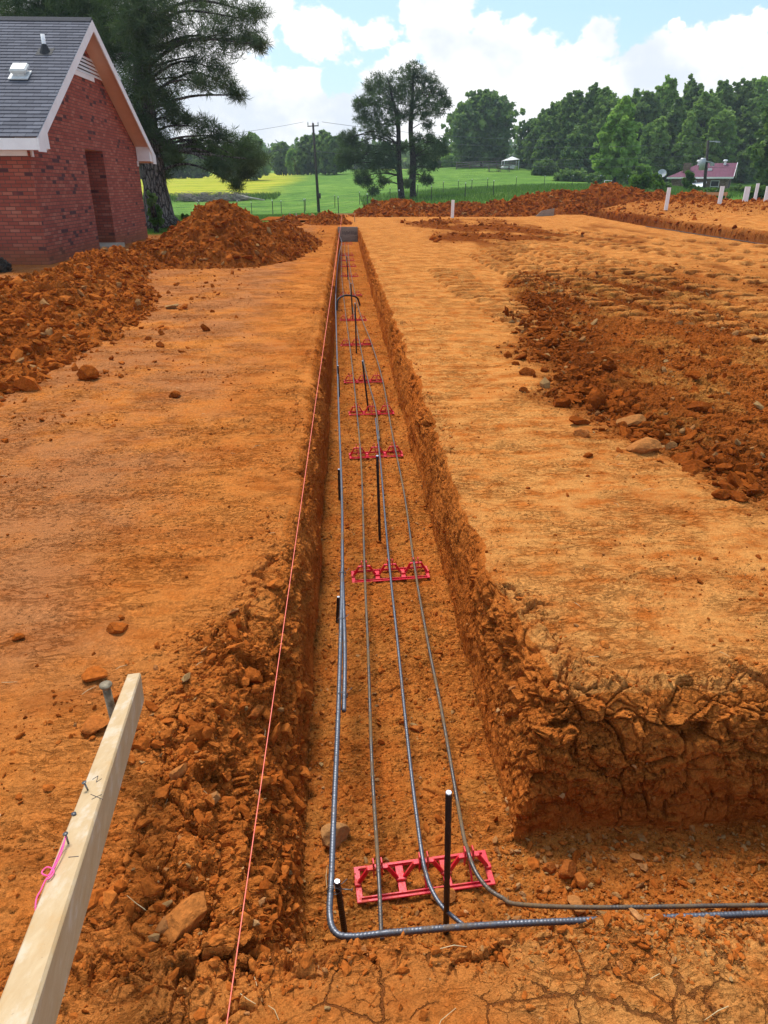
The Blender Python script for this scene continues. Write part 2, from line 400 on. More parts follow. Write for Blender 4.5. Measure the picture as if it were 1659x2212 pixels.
    # wind / grader streaks across the compacted pad
    disp += (.010*n2(X*1.3, Yg*6.5) + .008*n2(X*3, Yg*14))*ss(2, 5, Yg)
    disp = disp*np.where(floor, 1.0, 1)
    # cloddy ground
    clod = np.clip(.95*darkR + .6*darkF + 1.0*bankR + .60*slump + .55*floor + .30*ss(.1, .4, fbm2(X*.9, Yg*.9 + 60, 3))*plain*(X < -.4), 0, 1)
    c1 = np.abs(n2(X*6.5, Yg*6.5)) ; c2 = np.abs(n2(X*15, Yg*15 + 3)); c3 = np.abs(n2(X*37, Yg*37))
    disp += clod*(.05*(c1 - .2) + .028*(c2 - .2) + .012*(c3 - .2))
    sel = (Yg < 16)
    f1 = np.zeros_like(X, dtype=np.float32); f2 = f1 + .5; idh = f1.copy()
    a1, a2, a3 = worley2((X*9 + .5*n2(X*12, Yg*12))[sel], (Yg*9 + .5*n2(X*12 + 7, Yg*12))[sel]); f1[sel] = a1; f2[sel] = a2; idh[sel] = a3
    disp += clod*(.030*idh - .020*ss(.12, .0, f2 - f1))*sel*(1 - .65*floor)
    disp = disp*(1 - .6*trkmask) + trkmask*trk*np.interp(Yg, [8, 14], [.06, .13])*ss(-.45, .0, n2(X*2.2, Yg*1.3) + .1) - .012*trkmask
    # walls and broken edges: chunky facets
    wm = np.clip(wall + edge, 0, 1); s = wm > .03
    xs, ysn, zs = X[s], Yg[s], Z[s]
    wx, wy, wz = xs + .06*n3(xs*9, ysn*9, zs*9), ysn + .06*n3(xs*9 + 50, ysn*9, zs*9), zs + .05*n3(xs*9, ysn*9 + 50, zs*9)
    g1, g2, gi = worley3(wx*8, wy*7, wz*14, 1)
    h1, h2, hi = worley3(wx*20, wy*18, wz*30, 2)
    up = ss(.25, .85, H[s])*(.30 + .70*ss(-.1, .25, fbm2(xs*1.5 + 11, ysn*1.4, 3) + .05 + .35*(ysn < 2.6)))
    far_ = ss(2.2, 3.0, ysn); w = (.060*gi*up - .020*ss(.10, 0, g2 - g1)*up)*(1 - .25*far_) + (.024*hi - .009*ss(.12, 0, h2 - h1))*(.40 - .25*far_ + .60*up)
    w += .03*n3(xs*4, ysn*3, zs*5) + .014*n3(xs*13, ysn*10, zs*16) + .012*(.2 - np.abs(n3(xs*35, ysn*30, zs*40))) + .006*n3(xs*80, ysn*70, zs*85) + .009*n3(xs*3, ysn*26, zs*3.5)*(1 - up)*(ysn > 2)
    # block's lower face: vertical shrinkage cracks
    blk = (ysn < 2.0)*(xs > .6)*ss(.6, .35, H[s])
    v1, v2, vi = worley2(xs*9 + .9*n2(xs*6, zs*7) + .35*n2(xs*19, zs*19), zs*5.2 + .5*n2(xs*7, zs*7 + 5))
    w -= blk*(.030*ss(.09, .0, v2 - v1)*ss(.0, .3, n2(xs*3.1, zs*2.2) + .15) - .022*vi)
    w += blk*(-.03)*ss(.12, .0, H[s])
    dw = np.zeros_like(X); dw[s] = w*wm[s]
    fadeY = ss(46, 30, Yg)*.5 + .5
    P = P + Nn*(dw*fadeY)[..., None]
    P[..., 2] += disp*(1 - .7*wall)
    # boot prints on the soft ground beside the trench and on the pad
    for (bx_, by_, deg) in ((-.80, 2.55, 8), (-.78, 4.0, -6), (1.35, 2.7, 20)):
        ang = math.radians(deg)
        lx = (X - bx_)*math.cos(ang) + (Yg - by_)*math.sin(ang); ly = -(X - bx_)*math.sin(ang) + (Yg - by_)*math.cos(ang)
        wv = .045 + .010*np.cos(lx*22); sole = ss(wv + .004, wv - .008, np.abs(ly))*ss(.158, .146, np.abs(lx)); rim = ss(wv + .03, wv + .006, np.abs(ly))*ss(.185, .162, np.abs(lx)) - sole
        tread = ss(.20, .28, np.abs(((lx/.027 + .5*np.abs(ly)/.04) % 1) - .5))*(np.abs(ly) < .038)
        P[..., 2] = P[..., 2]*(1 - .8*sole) + sole*(-.004 - .004*tread) + .002*np.clip(rim, 0, 1)
    # sink border rows so that the meadow takes over
    back = ss(45.2, 47, Yg)*1.0 + ss(.97, 1., np.linspace(0, 1, ni)[None, :]*np.ones_like(X))*ss(20, 30, Yg)*.6
    back += ss(34, 46, Yg)*ss(0, -3, X)*.5
    P[..., 2] -= back
    A = {}
    nearb = np.exp(-((X - np.interp(Yg, [3.4, 4.3, 5.6, 7, 14], [2.7, 2.3, 2.05, 2.3, 3.6]))/.5)**2)
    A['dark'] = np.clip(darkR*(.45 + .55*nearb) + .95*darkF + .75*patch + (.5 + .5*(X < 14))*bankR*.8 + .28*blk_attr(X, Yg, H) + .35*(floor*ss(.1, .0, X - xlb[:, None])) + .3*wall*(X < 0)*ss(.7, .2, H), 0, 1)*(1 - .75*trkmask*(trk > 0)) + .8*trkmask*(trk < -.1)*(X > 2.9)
    A['tan'] = np.clip(plain*(.35 + .65*ss(.2, .5, X))*(1 - darkR) + .9*trkmask*(trk > 0), 0, 1)*(1 - slump)
    A['purp'] = plain*ss(-.7, -1.5, X + .5*fbm2(X, Yg*1.6, 3))*ss(1.2, 2.2, Yg)*.75
    A['yel'] = np.clip(floor*.55 + darkR*ss(.15, .4, fbm2(X*1.5 + 3, Yg*.8, 4) + .1)*ss(1.5, 3., X)*.9, 0, 1)
    A['grass'] = np.clip(ss(26.5, 28.5, Yg + 1.2*fbm2(X*.6, Yg*.5, 3))*ss(-3.9, -4.7, X + .5*fbm2(X*.9, Yg*.9, 3)) + ss(36.5, 38.5, Yg + .8*fbm2(X*.6, Yg*.5, 3))*ss(-.8, -1.8, X), 0, 1)
    A['crumb'] = np.clip(.5*floor + .6*darkR + .6*slump + .5*flk_attr(X, Yg, plain, xlt), 0, 1)
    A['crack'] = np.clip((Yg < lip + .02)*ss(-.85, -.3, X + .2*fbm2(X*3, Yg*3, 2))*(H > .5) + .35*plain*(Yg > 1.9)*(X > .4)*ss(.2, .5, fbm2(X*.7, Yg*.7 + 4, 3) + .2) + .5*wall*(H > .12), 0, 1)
    idx = np.arange(nj*ni).reshape(nj, ni)
    F = np.stack([idx[:-1, :-1], idx[:-1, 1:], idx[1:, 1:], idx[1:, :-1]], -1).reshape(-1, 4)
    rg = (wm > .05) | (slump > .2) | floor | (clod > .3); sm = ~(rg[:-1, :-1] | rg[1:, 1:])
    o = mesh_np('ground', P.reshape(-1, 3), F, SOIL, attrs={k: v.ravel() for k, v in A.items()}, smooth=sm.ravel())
    tag(o, kind='structure')
    area = np.linalg.norm(np.cross(du, dv), axis=-1)
    zones = dict(H=H, floor=floor, plain=plain, slump=slump, darkR=darkR, darkF=darkF, bankR=bankR, edge=edge, wall=wall, lip=lip, X=X, Y=Yg)
    return P, area, zones
def flk_attr(X, Y, plain, xlt): return ss(.05, .4, fbm2(X*.55 + 20, Y*1.5, 4) + .1)*plain*(X < xlt[:, None])
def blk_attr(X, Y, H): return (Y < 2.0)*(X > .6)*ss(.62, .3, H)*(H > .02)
PADP, PADAREA, ZN = build_pad()
_rows = PADP[:, 0, 1]
def zg(x, y):
    """ground height at a point, nearest pad vertex or the meadow"""
    if y > 45.5: return float(meadow_z(x, y))
    j = int(np.argmin(np.abs(_rows - y))); i = int(np.argmin(np.abs(PADP[j, :, 0] - x))); return float(PADP[j, i, 2])
def zsm(x, y): return float(rise(np.array(float(x)), np.array(float(y)))) if y < 45.5 else float(meadow_z(x, y))
def hit(px, py, y0=3., y1=400.):
    """where the photo's line of sight meets the smooth ground"""
    d = ray(px, py); d = d/d[1]; y = y0; st = .05
    while y < y1:
        p = EYE + d*y
        if p[2] <= zsm(p[0], y): return p
        y += max(.03, y*.004)
    return EYE + d*y1
# ---------------------------------------------------------------- meadow terrain beyond the pad
CT = [(-12, 46, -.35), (-4, 46, -.4), (0, 46, -.4), (8, 46, -.2), (16, 46, .2), (30, 46, .3), (-30, 46, -.6), (48, 46, .2),
      tuple(aty(560, 470, 80)), tuple(aty(689, 470, 75)), tuple(aty(879, 431, 75)), tuple(aty(1000, 361, 165)), tuple(aty(900, 365, 175)), tuple(aty(650, 374, 230)), tuple(aty(450, 384, 210)),
      tuple(aty(470, 416, 120)), tuple(aty(1150, 363, 150)), tuple(aty(1290, 394, 110)), tuple(aty(1420, 404, 100)), tuple(aty(1540, 412, 105)), tuple(aty(1640, 410, 105)), tuple(aty(350, 415, 120)),
      tuple(aty(1250, 412, 75)), tuple(aty(1020, 425, 70)), tuple(aty(400, 470, 70)), (-60, 80, -1), (-90, 200, 4), (120, 80, 0), (150, 200, 5), (0, 420, 9), (-200, 420, 8), (250, 420, 10), (-60, 20, -.4), (70, 20, .3)]
CT = np.array(CT)
def _tps(r): return np.where(r > 0, r*r*np.log(np.maximum(r, 1e-9)), 0)
_cx = CT[:, :2]/100
_A = np.zeros((len(CT) + 3,)*2); _A[:-3, :-3] = _tps(np.linalg.norm(_cx[:, None] - _cx[None], axis=-1)) + np.eye(len(CT))*.0008
_A[:-3, -3] = 1; _A[:-3, -2:] = _cx; _A[-3, :-3] = 1; _A[-2:, :-3] = _cx.T
_w = np.linalg.solve(_A, np.concatenate([CT[:, 2], [0, 0, 0]]))
def meadow_z(x, y):
    x = np.asarray(x, float); y = np.asarray(y, float)
    q = np.stack([x, y], -1)/100; r = np.linalg.norm(q[..., None, :] - _cx, axis=-1)
    return _tps(r) @ _w[:-3] + _w[-3] + q @ _w[-2:]
def mat_meadow():
    m, t, out = newmat('meadow_grass'); P = pos(t)
    big = t.noise(P, .05, 5, .6); mid = t.noise(P, .5, 5, .65); fin = t.noise(P, 4., 5, .7)
    st = t.noise(t.vmath('MULTIPLY', P, (.05, .6, .5)), 1., 5, .6)
    col = t.ramp(t.math('ADD', t.math('MULTIPLY', mid, .5), t.math('MULTIPLY', st, .5)), [(.38, (.062, .150, .014)), (.5, (.115, .235, .024)), (.62, (.20, .32, .04))])
    col = t.mix(t.mrange(fin, .45, .75, 0, .5), col, (.03, .085, .010))
    ye = t.attr('yel'); yc = t.ramp(t.math('ADD', t.math('MULTIPLY', st, .7), t.math('MULTIPLY', mid, .3)), [(.38, (.20, .27, .012)), (.52, (.42, .42, .02)), (.66, (.50, .40, .06))])
    col = t.mix(ye, col, yc)
    br = t.attr('tan'); col = t.mix(t.math('MULTIPLY', br, t.mrange(mid, .3, .7)), col, (.13, .13, .03))
    col = t.mix(t.attr('dirt'), col, CLAY_A)
    b = t.bump(fin, .25, .8, t.bump(mid, .6, .6))
    principled(t, out, col, .9, b, 0., .1); return m
MEADOW = mat_meadow()
def build_meadow():
    rr = np.concatenate([np.linspace(24, 60, 40), 60*np.exp(np.linspace(0.015, 2.2, 150))])
    th = np.concatenate([np.linspace(-PI*.62, -.75, 30)[:-1], np.linspace(-.75, .80, 330), np.linspace(.80, PI*.62, 30)[1:]])
    Rr, Th = np.meshgrid(rr, th, indexing='ij'); X = Rr*np.sin(Th); Y = Rr*np.cos(Th)
    Z = meadow_z(X, Y)
    Z = Z + .10*n2(X*.12, Y*.12) + .05*n2(X*.4, Y*.4)
    # hollow under the built pad
    inside = ss(45.9, 44.8, Y)*ss(-.62*45, -.40*45, X)*0
    pad = (np.abs(Y - 10) < 60)*ss(46.2, 45.0, Y)*ss(-(.9 + .56*np.maximum(Y, 0)) + .2, -(.9 + .56*np.maximum(Y, 0)) + 1.2, X)*ss(.95 + .72*np.maximum(Y, 0) + .4, .95 + .72*np.maximum(Y, 0) - .8, X)
    Z = Z - 1.6*pad
    yel = ss(108, 118, Y + 6*fbm2(X*.05, Y*.05, 3))*ss(-6, -14, X + 5*fbm2(X*.04 + 4, Y*.04, 3))*ss(260, 235, Y)
    yel = np.maximum(yel, .8*ss(170, 185, Y)*ss(8, 20, X)*ss(40, 30, X))
    tan = ss(62, 66, Y)*ss(100, 78, Y)*ss(6, 14, X)*.5 + ss(47, 49, Y)*ss(58, 52, Y)*.3 + ss(118, 126, Y)*ss(138, 128, Y)*ss(-8, -14, X)*.0
    dirt = ss(48.5, 46.5, Y + fbm2(X*.4, Y*.4, 3))*ss(0, 3, X)
    idx = np.arange(X.size).reshape(X.shape)
    F = np.stack([idx[:-1, :-1], idx[:-1, 1:], idx[1:, 1:], idx[1:, :-1]], -1).reshape(-1, 4)[:, ::-1]
    o = mesh_np('meadow', np.stack([X, Y, Z], -1).reshape(-1, 3), F, MEADOW, attrs=dict(yel=yel, tan=tan, dirt=dirt), smooth=True); tag(o, kind='structure')
build_meadow()

# ---------------------------------------------------------------- rocks and rubble
def rock_shape(seed, sub=1, flat=.75):
    r = np.random.default_rng(seed)
    import bmesh
    bm = bmesh.new(); bmesh.ops.create_icosphere(bm, subdivisions=sub, radius=1.)
    V = np.array([v.co[:] for v in bm.verts]); F = np.array([[v.index for v in f.verts] for f in bm.faces]); bm.free()
    for k in range(r.integers(7, 12)):
        n = r.normal(size=3); n /= np.linalg.norm(n); d = r.uniform(.42, .8)
        q = V @ n; over = np.maximum(q - d, 0); V = V - over[:, None]*n*.96
    V *= np.array([1, r.uniform(.6, .95), r.uniform(.45, .8)])
    if sub > 2:
        V = V + (V/np.linalg.norm(V, axis=1)[:, None])*(.07*n3(V[:, 0]*3 + seed, V[:, 1]*3, V[:, 2]*3) + .04*n3(V[:, 0]*8 + seed, V[:, 1]*8, V[:, 2]*8) + .02*n3(V[:, 0]*19, V[:, 1]*19 + seed, V[:, 2]*19))[:, None]
    else:
        V = V*(1 + .10*r.normal(size=(len(V), 1)))
    return V.astype(np.float32), F.astype(np.int32)
SHP = [rock_shape(100 + i, 2 if i < 6 else 1) for i in range(18)]
def mat_clod():
    m, t, out = newmat('clay_clods'); P = pos(t)
    mid = t.noise(P, 14., 6, .65); fin = t.noise(P, 70., 5, .7)
    ti = t.attr('tint')
    col = t.ramp(ti, [(0., CLAY_DARK), (.3, CLAY_C), (.6, CLAY_B), (.85, CLAY_A), (.97, (.45, .24, .10))])
    col = t.mix(t.mrange(mid, .45, .7, 0, .5), col, CLAY_B)
    sp = t.mrange(fin, .3, .72, .55, 1.2, False)
    col = t.mix(1., col, t.n('ShaderNodeCombineColor', None, Red=sp, Green=sp, Blue=sp).outputs[0], 'MULTIPLY')
    col = t.mix(t.attr('yel'), col, (.30, .175, .07))
    b = t.bump(fin, .004, .9, t.bump(mid, .012, .8))
    principled(t, out, col, 1., b, 0., .0); return m
CLOD = mat_clod()
def rubble(name, pts, size, tint, parent=None, yel=None, seed=0, flat=(.5, .9), sink=.25, sub=None):
    r = np.random.default_rng(seed); n = len(pts)
    kk = r.integers(0 if sub is None else sub, len(SHP), n)
    q = r.normal(size=(n, 4)); q[:, 1:3] *= .35; q /= np.linalg.norm(q, axis=1)[:, None]
    w, x, y, z = q.T
    M = np.stack([1 - 2*(y*y + z*z), 2*(x*y - z*w), 2*(x*z + y*w), 2*(x*y + z*w), 1 - 2*(x*x + z*z), 2*(y*z - x*w), 2*(x*z - y*w), 2*(y*z + x*w), 1 - 2*(x*x + y*y)], 1).reshape(n, 3, 3)
    sc = size[:, None]*np.stack([r.uniform(.8, 1.25, n), r.uniform(.7, 1.1, n), r.uniform(*flat, n)], 1)
    Vs, Fs, T, Yl = [], [], [], []; off = 0
    for k in range(len(SHP)):
        s = np.where(kk == k)[0]
        if not len(s): continue
        V0, F0 = SHP[k]
        V = np.einsum('nij,nvj->nvi', M[s], V0[None]*sc[s][:, None, :]) + pts[s][:, None, :]
        V[..., 2] += (size[s]*(.5 - sink))[:, None]*flat[0]
        Vs.append(V.reshape(-1, 3)); Fs.append((F0[None] + (off + np.arange(len(s))*len(V0))[:, None, None]).reshape(-1, 3)); off += len(s)*len(V0)
        T.append(np.repeat(tint[s], len(V0))); Yl.append(np.repeat(yel[s] if yel is not None else np.zeros(len(s)), len(V0)))
    o = mesh_np(name, np.concatenate(Vs), np.concatenate(Fs), CLOD, parent, attrs=dict(tint=np.concatenate(T), yel=np.concatenate(Yl)))
    tag(o, kind='stuff'); return o
def pick(weight, n, seed):
    r = np.random.default_rng(seed); w = (weight*PADAREA).ravel(); w = np.clip(w, 0, None); w[~np.isfinite(w)] = 0
    cs = np.cumsum(w); i = np.searchsorted(cs, r.random(n)*cs[-1]); i = np.clip(i, 0, len(w) - 1)
    return PADP.reshape(-1, 3)[i] + np.stack([r.normal(0, .004, n), r.normal(0, .004, n), np.zeros(n)], 1), r
def powsize(r, n, a, b, p=2.2): u = r.random(n); return (a**(1 - p) + u*(b**(1 - p) - a**(1 - p)))**(1/(1 - p))
X, Y = ZN['X'], ZN['Y']; vis = (Y > .6)*(np.abs(X) < 1 + .75*Y)
inv = 1/np.maximum(Y, 1.)**1.1
def zone(label, weight, n, a, b, t0, t1, seed, p=2.2, yel=0, flat=(.5, .9), sink=.25):
    pts, r = pick(weight*vis, n, seed)
    o = rubble('clay_rubble', pts, powsize(r, n, a, b, p), np.clip(r.normal((t0 + t1)/2, (t1 - t0)*.24, n), 0, 1), None, (r.random(n) < yel)*r.uniform(.4, 1, n), seed, flat, sink)
    tag(o, label, 'rubble')
zone('small clods of clay scattered along the trench floor', ZN['floor']*inv*(Y < 31), 16000, .003, .024, .25, .95, 31, 2.6, .10)
zone('loose clay rubble slumped on the left bank of the trench', ZN['slump']*(ZN['H'] > .1), 2600, .003, .046, .25, .85, 32, 2.1, .03)
zone('crumbs and lumps of clay along the broken trench edges', (ZN['edge'] + .25*ZN['wall'])*inv*(Y < 31), 5200, .003, .030, .4, .95, 33, 2.3)
zone('dark clods and pale gravel on the churned soil to the right', ZN['darkR']*inv**.7*(.25 + ss(-.1, .35, fbm2(X*.9, Y*.9, 3)))*(1 + 3*np.exp(-((X - np.interp(Y, [3.4, 4.3, 5.6, 14], [2.6, 2.25, 2.0, 3.6]))/.45)**2)), 12000, .006, .085, 0., .5, 34, 2.4, .18)
zone('fine gravelly crumbs strewn over the pad beside the trench', ZN['plain']*inv**1.2*(.12 + ss(.0, .5, fbm2(X*.7 + 3, Y*1.3, 3))*(1 + 3*(X < -.4))), 30000, .0025, .024, .05, .85, 35, 2.6, .05)
zone('clods on the rough far bank of soil at the right', (ZN['bankR'] + .6*ZN['darkF'])*(Y < 45), 3500, .03, .22, .1, .7, 36, 2.4)
zone('crumbled clay along the lip of the near bank', np.exp(-np.abs(Y - ZN['lip'] + .03)/.035)*(ZN['H'] > .3)*(.25 + np.exp(-((X - .70)/.17)**2)*2 + ss(.1, .4, fbm2(X*5, Y*5, 3)))*(X > -.25), 2600, .003, .019, .35, .9, 38, 2.3, .1)
zone('loose clods strewn round the toes of the spoil heaps', ZN['plain']*(np.exp(-((X - np.interp(Y, [4, 5.2, 7, 10.5, 12, 14, 16, 18, 21, 27], [-2.6, -2.5, -2.2, -2.1, -2.3, -2.5, -2.4, -1.5, -.9, -1.1]))/.5)**2) + .25*(X < -2))*(Y > 4)*(Y < 30), 3500, .008, .10, .1, .7, 39, 2.5)
zone('dark broken clods along the near edge of the churned soil', ZN['darkR']*np.exp(-((X - np.interp(Y, [3.4, 4.3, 5.6, 7, 9, 14], [2.5, 2.2, 1.95, 2.0, 2.4, 3.5]))/.32)**2)*(Y > 3)*(Y < 11), 900, .02, .11, .0, .22, 40, 2.2)
zone('gravel and stones on the floor of the cross trench', ZN['floor']*(X > .45)*(Y < 1.8)*(Y > 1.1), 3600, .003, .026, .5, 1., 37, 2.2, .35)

# spoil heaps -----------------------------------------------------------------
def heap(label, cx, cy, hx, hy, hfun, res, nrub, a, b, tin, seed, dk=.2, amp=.1, cat='dirt pile'):
    """heightfield mound hx*hy half extents; hfun(X, Y) -> height in world coordinates"""
    nx = int(2*hx/res); ny = int(2*hy/res)
    gx = np.linspace(cx - hx, cx + hx, nx); gy = np.linspace(cy - hy, cy + hy, ny)
    X, Y = np.meshgrid(gx, gy); Z = hfun(X, Y)
    base = np.vectorize(zsm)(X[::8, ::8], Y[::8, ::8]); 
    bz = np.repeat(np.repeat(base, 8, 0), 8, 1)[:ny, :nx]
    m = np.clip(Z/.25, 0, 1)
    f1, f2, ih = worley2(X/amp*.42 + .5*n2(X*3, Y*3), Y/amp*.42 + .5*n2(X*3 + 9, Y*3), 5)
    g1, g2, ig = worley2(X/amp*1.1 + .5*n2(X*8, Y*8), Y/amp*1.1, 6)
    Z = Z + m*(amp*1.6*n2(X/amp*.14, Y/amp*.14) + amp*.8*n2(X/amp*.35, Y/amp*.35) + amp*1.1*ih - amp*.4*ss(.12, 0, f2 - f1) + amp*.45*ig + amp*.2*n2(X/amp*2.3, Y/amp*2.3))
    Zw = bz + Z - .12*(1 - m)
    idx = np.arange(X.size).reshape(X.shape)
    F = np.stack([idx[:-1, :-1], idx[:-1, 1:], idx[1:, 1:], idx[1:, :-1]], -1).reshape(-1, 4)
    z0 = np.zeros(X.size)
    dark = np.clip(dk + .35*n2(X*.8, Y*.8) + .3*n2(X*3, Y*3), 0, 1)
    root = mesh_np('dirt_pile', np.stack([X, Y, Zw], -1).reshape(-1, 3), F, SOIL, None, dict(tan=z0, dark=dark, purp=z0, yel=z0, grass=z0, crack=z0, crumb=z0 + .4), False, (cx, cy, 0))
    tag(root, label, cat)
    r = np.random.default_rng(seed); ok = np.where((Z > .02).ravel())[0]; s = r.choice(ok, nrub)
    pts = np.stack([X.ravel()[s], Y.ravel()[s], Zw.ravel()[s]], 1) - np.array([cx, cy, 0])
    rb = rubble('clods', pts, powsize(r, nrub, a, b, 2.2), r.uniform(*tin, nrub), root, (r.random(nrub) < .05)*.7, seed, (.5, .9), .3)
    return root, X, Y, Zw
def pile_left(X, Y):
    ax = np.interp(Y, [3.5, 5, 7, 10, 13, 16, 18], [-4.1, -4.2, -4.25, -4.3, -4.45, -4.6, -4.7])
    toe = np.interp(Y, [3.5, 4.6, 5.2, 7, 8.5, 10.5, 12, 14, 16.5, 18.5], [-3.6, -2.9, -2.65, -2.4, -2.35, -2.4, -2.9, -3.6, -4.0, -4.2])
    hh = np.interp(Y, [3.2, 4.4, 6, 9, 11, 13, 15, 17, 18.5], [0, .28, .43, .44, .44, .48, .46, .30, 0])
    hh = hh*(1 + .25*fbm2(Y*.9, Y*0 + 3, 3))
    toe = toe + .25*fbm2(Y*1.3, Y*0 + 7, 3)
    s = np.clip((toe - X)/(toe - ax), 0, 2)
    return np.maximum(0, hh*np.where(s < 1, np.maximum(s, 0)**.85, 1 - 1.9*np.maximum(s - 1.06, 0)))*(s > 0)
heap('long low heap of cloddy red clay in front of the brick house', -4.2, 11, 2.4, 8, pile_left, .026, 12000, .012, .12, (.10, .72), 51, .25, .085)
def pile_mid(X, Y):
    pk = 1.32*np.clip(1 - np.hypot((X + 2.95)/2.0, (Y - 18.6)/3.0), 0, 1)**.9
    sh = .62*np.clip(1 - np.hypot((X + 2.05)/1.5, (Y - 22.)/5.0), 0, 1)**.9
    sh2 = .42*np.clip(1 - np.hypot((X + 4.2)/1.4, (Y - 17.4)/2.2), 0, 1)
    return np.maximum(np.maximum(pk, sh), sh2)
heap('tall pointed heap of red clay right of the brick house', -2.9, 20, 2.7, 6.2, pile_mid, .03, 9000, .014, .12, (.05, .6), 52, .5, .10)
_pk = [(600, 470), (640, 466), (690, 462), (720, 462), (735, 458), (760, 452), (800, 432), (850, 419), (875, 423), (900, 428), (950, 433), (1000, 430), (1050, 431), (1100, 422), (1150, 411), (1200, 405), (1250, 408), (1300, 405), (1330, 412), (1350, 428), (1380, 436), (1410, 436), (1450, 434)]
_pkw = np.array([aty(a, b, 44.) for a, b in _pk])
def berm(X, Y):
    hh = np.interp(X, _pkw[:, 0], _pkw[:, 2] - .22, left=0, right=0)
    hh = np.maximum(hh, .05)*(1 + .12*fbm2(X*1.1, Y*.6, 3))
    s = np.abs(Y - 44.2 - .5*n2(X*.4, X*0))/np.where(Y < 44.2, 2.6, 2.0)
    return hh*np.clip(1 - s, 0, 1)**.8*ss(-4, -2.5, X)*ss(_pkw[-1, 0] + .5, _pkw[-1, 0] - 1, X)
heap('long berm of dark red clay along the far edge of the pad', 8., 44., 12.5, 3., berm, .06, 8000, .03, .22, (.1, .6), 53, .5, .12)
def lump(X, Y):
    return np.maximum(.55*np.clip(1 - np.hypot((X + .75)/1.2, (Y - 34.6)/1.6), 0, 1), .42*np.clip(1 - np.hypot((X + 2.5)/.9, (Y - 33.2)/1.4), 0, 1))
heap('small lumpy clay heap behind the end of the trench', -1.3, 34.2, 2.4, 2.2, lump, .04, 900, .03, .16, (.1, .7), 54, .45, .10)
mp = hit(1480, 436)
def moundR(X, Y): return .5*np.clip(1 - np.hypot((X - 18.6)/1.9, (Y - 40.5)/1.4), 0, 1)
heap('small orange clay mound beside the white pipes', 18.6, 40.5, 2.2, 1.7, moundR, .05, 700, .03, .16, (.2, .8), 55, .3, .10)
# ---------------------------------------------------------------- simple object materials
def mat_simple(name, c1, c2, scale=8., rough=.7, bump=.0, spec=.3, metal=0., stretch=(1, 1, 1), lo=.35, hi=.65):
    m, t, out = newmat(name); P = t.vmath('MULTIPLY', t.n('ShaderNodeTexCoord').outputs['Object'], stretch)
    nz = t.noise(P, scale, 6, .62)
    col = t.ramp(nz, [(lo, c1), (hi, c2)])
    nrm = t.bump(nz, bump, .8) if bump else None
    principled(t, out, col, rough, nrm, metal, spec); return m
def mat_rebar(name, steel, rust, amt):
    m, t, out = newmat(name); P = pos(t)
    a = t.noise(P, 5., 6, .7); b = t.noise(P, 90., 4, .6)
    f = t.mrange(t.math('ADD', a, t.math('MULTIPLY', b, .35)), amt, amt + .18)
    col = t.mix(f, steel, rust)
    col = t.mix(t.mrange(b, .35, .7, 0, .45), col, tuple(c*.45 for c in steel))
    principled(t, out, col, t.mrange(f, 0, 1, .42, .8), t.bump(b, .0008, .8), t.mrange(f, 0, 1, .55, .05), .4); return m
REBAR = mat_rebar('mill_scale_steel', (.135, .142, .165), (.17, .10, .045), .70)
REBARR = mat_rebar('dusty_rusting_steel', (.11, .10, .095), (.18, .105, .042), .58)
STAKE = mat_rebar('dark_steel', (.035, .032, .032), (.10, .045, .02), .78)
WIRE = mat_simple('tie_wire', (.10, .10, .105), (.2, .19, .18), 40, .45, 0, .5, .7)
CUT = mat_simple('cut_steel_end', (.5, .52, .56), (.7, .72, .76), 90, .35, 0, .6, .8)
def mat_red():
    m, t, out = newmat('red_plastic'); P = pos(t); a = t.noise(P, 22., 6, .65); b = t.noise(P, 160., 3, .6)
    col = t.mix(t.mrange(a, .3, .7), (.60, .007, .024), (.72, .012, .042)); dust = t.math('MULTIPLY', t.mrange(t.math('ADD', a, t.math('MULTIPLY', b, .3)), .62, .80), .55)
    col = t.mix(dust, col, (.42, .14, .05)); principled(t, out, col, t.mrange(dust, 0, .5, .36, .8), t.bump(b, .0006, .6), 0., .45); return m
RED = mat_red()
STRING = mat_simple('fluorescent_string', (.92, .17, .11), (.98, .24, .17), 60, .7)
PINK = mat_simple('pink_string', (1., .07, .25), (1., .12, .34), 60, .7)
PIPEB = mat_simple('black_poly', (.012, .012, .013), (.03, .028, .026), 20, .5, .001)
PVC = mat_simple('white_plastic', (.78, .77, .75), (.84, .83, .82), 6, .4, .0, .45)
GREYBD = mat_simple('weathered_board', (.22, .165, .12), (.34, .27, .21), 4, .85, .002, .2, 0, (1, 6, 6))
PINE_T = mat_simple('tan_timber', (.46, .25, .11), (.58, .36, .18), 6, .8, .001, .2, 0, (6, 1, 6))
INK = mat_simple('black_ink', (.03, .03, .035), (.06, .055, .06), 30, .8)
def mat_board():
    m, t, out = newmat('dusty_planed_timber'); P = t.n('ShaderNodeTexCoord').outputs['Object']
    g = t.noise(t.vmath('MULTIPLY', P, (60, 2.2, 60)), 1., 6, .6, .6); bl = t.noise(t.vmath('MULTIPLY', P, (22, 9, 22)), 1., 6, .65); fin = t.noise(P, 130., 4, .6)
    col = t.ramp(g, [(.25, (.42, .28, .14)), (.55, (.47, .33, .18)), (.8, (.52, .39, .23))])
    col = t.mix(t.mrange(bl, .52, .70, 0, .55), col, (.45, .27, .11))
    dust = t.mrange(bl, .32, .48, .65, 0.); col = t.mix(dust, col, (.54, .45, .33))
    col = t.mix(t.mrange(fin, .66, .76, 0, .6), col, (.16, .10, .06))
    principled(t, out, col, .75, t.bump(g, .0012, .7, t.bump(fin, .0005, .6)), 0., .25); return m
BOARD = mat_board()

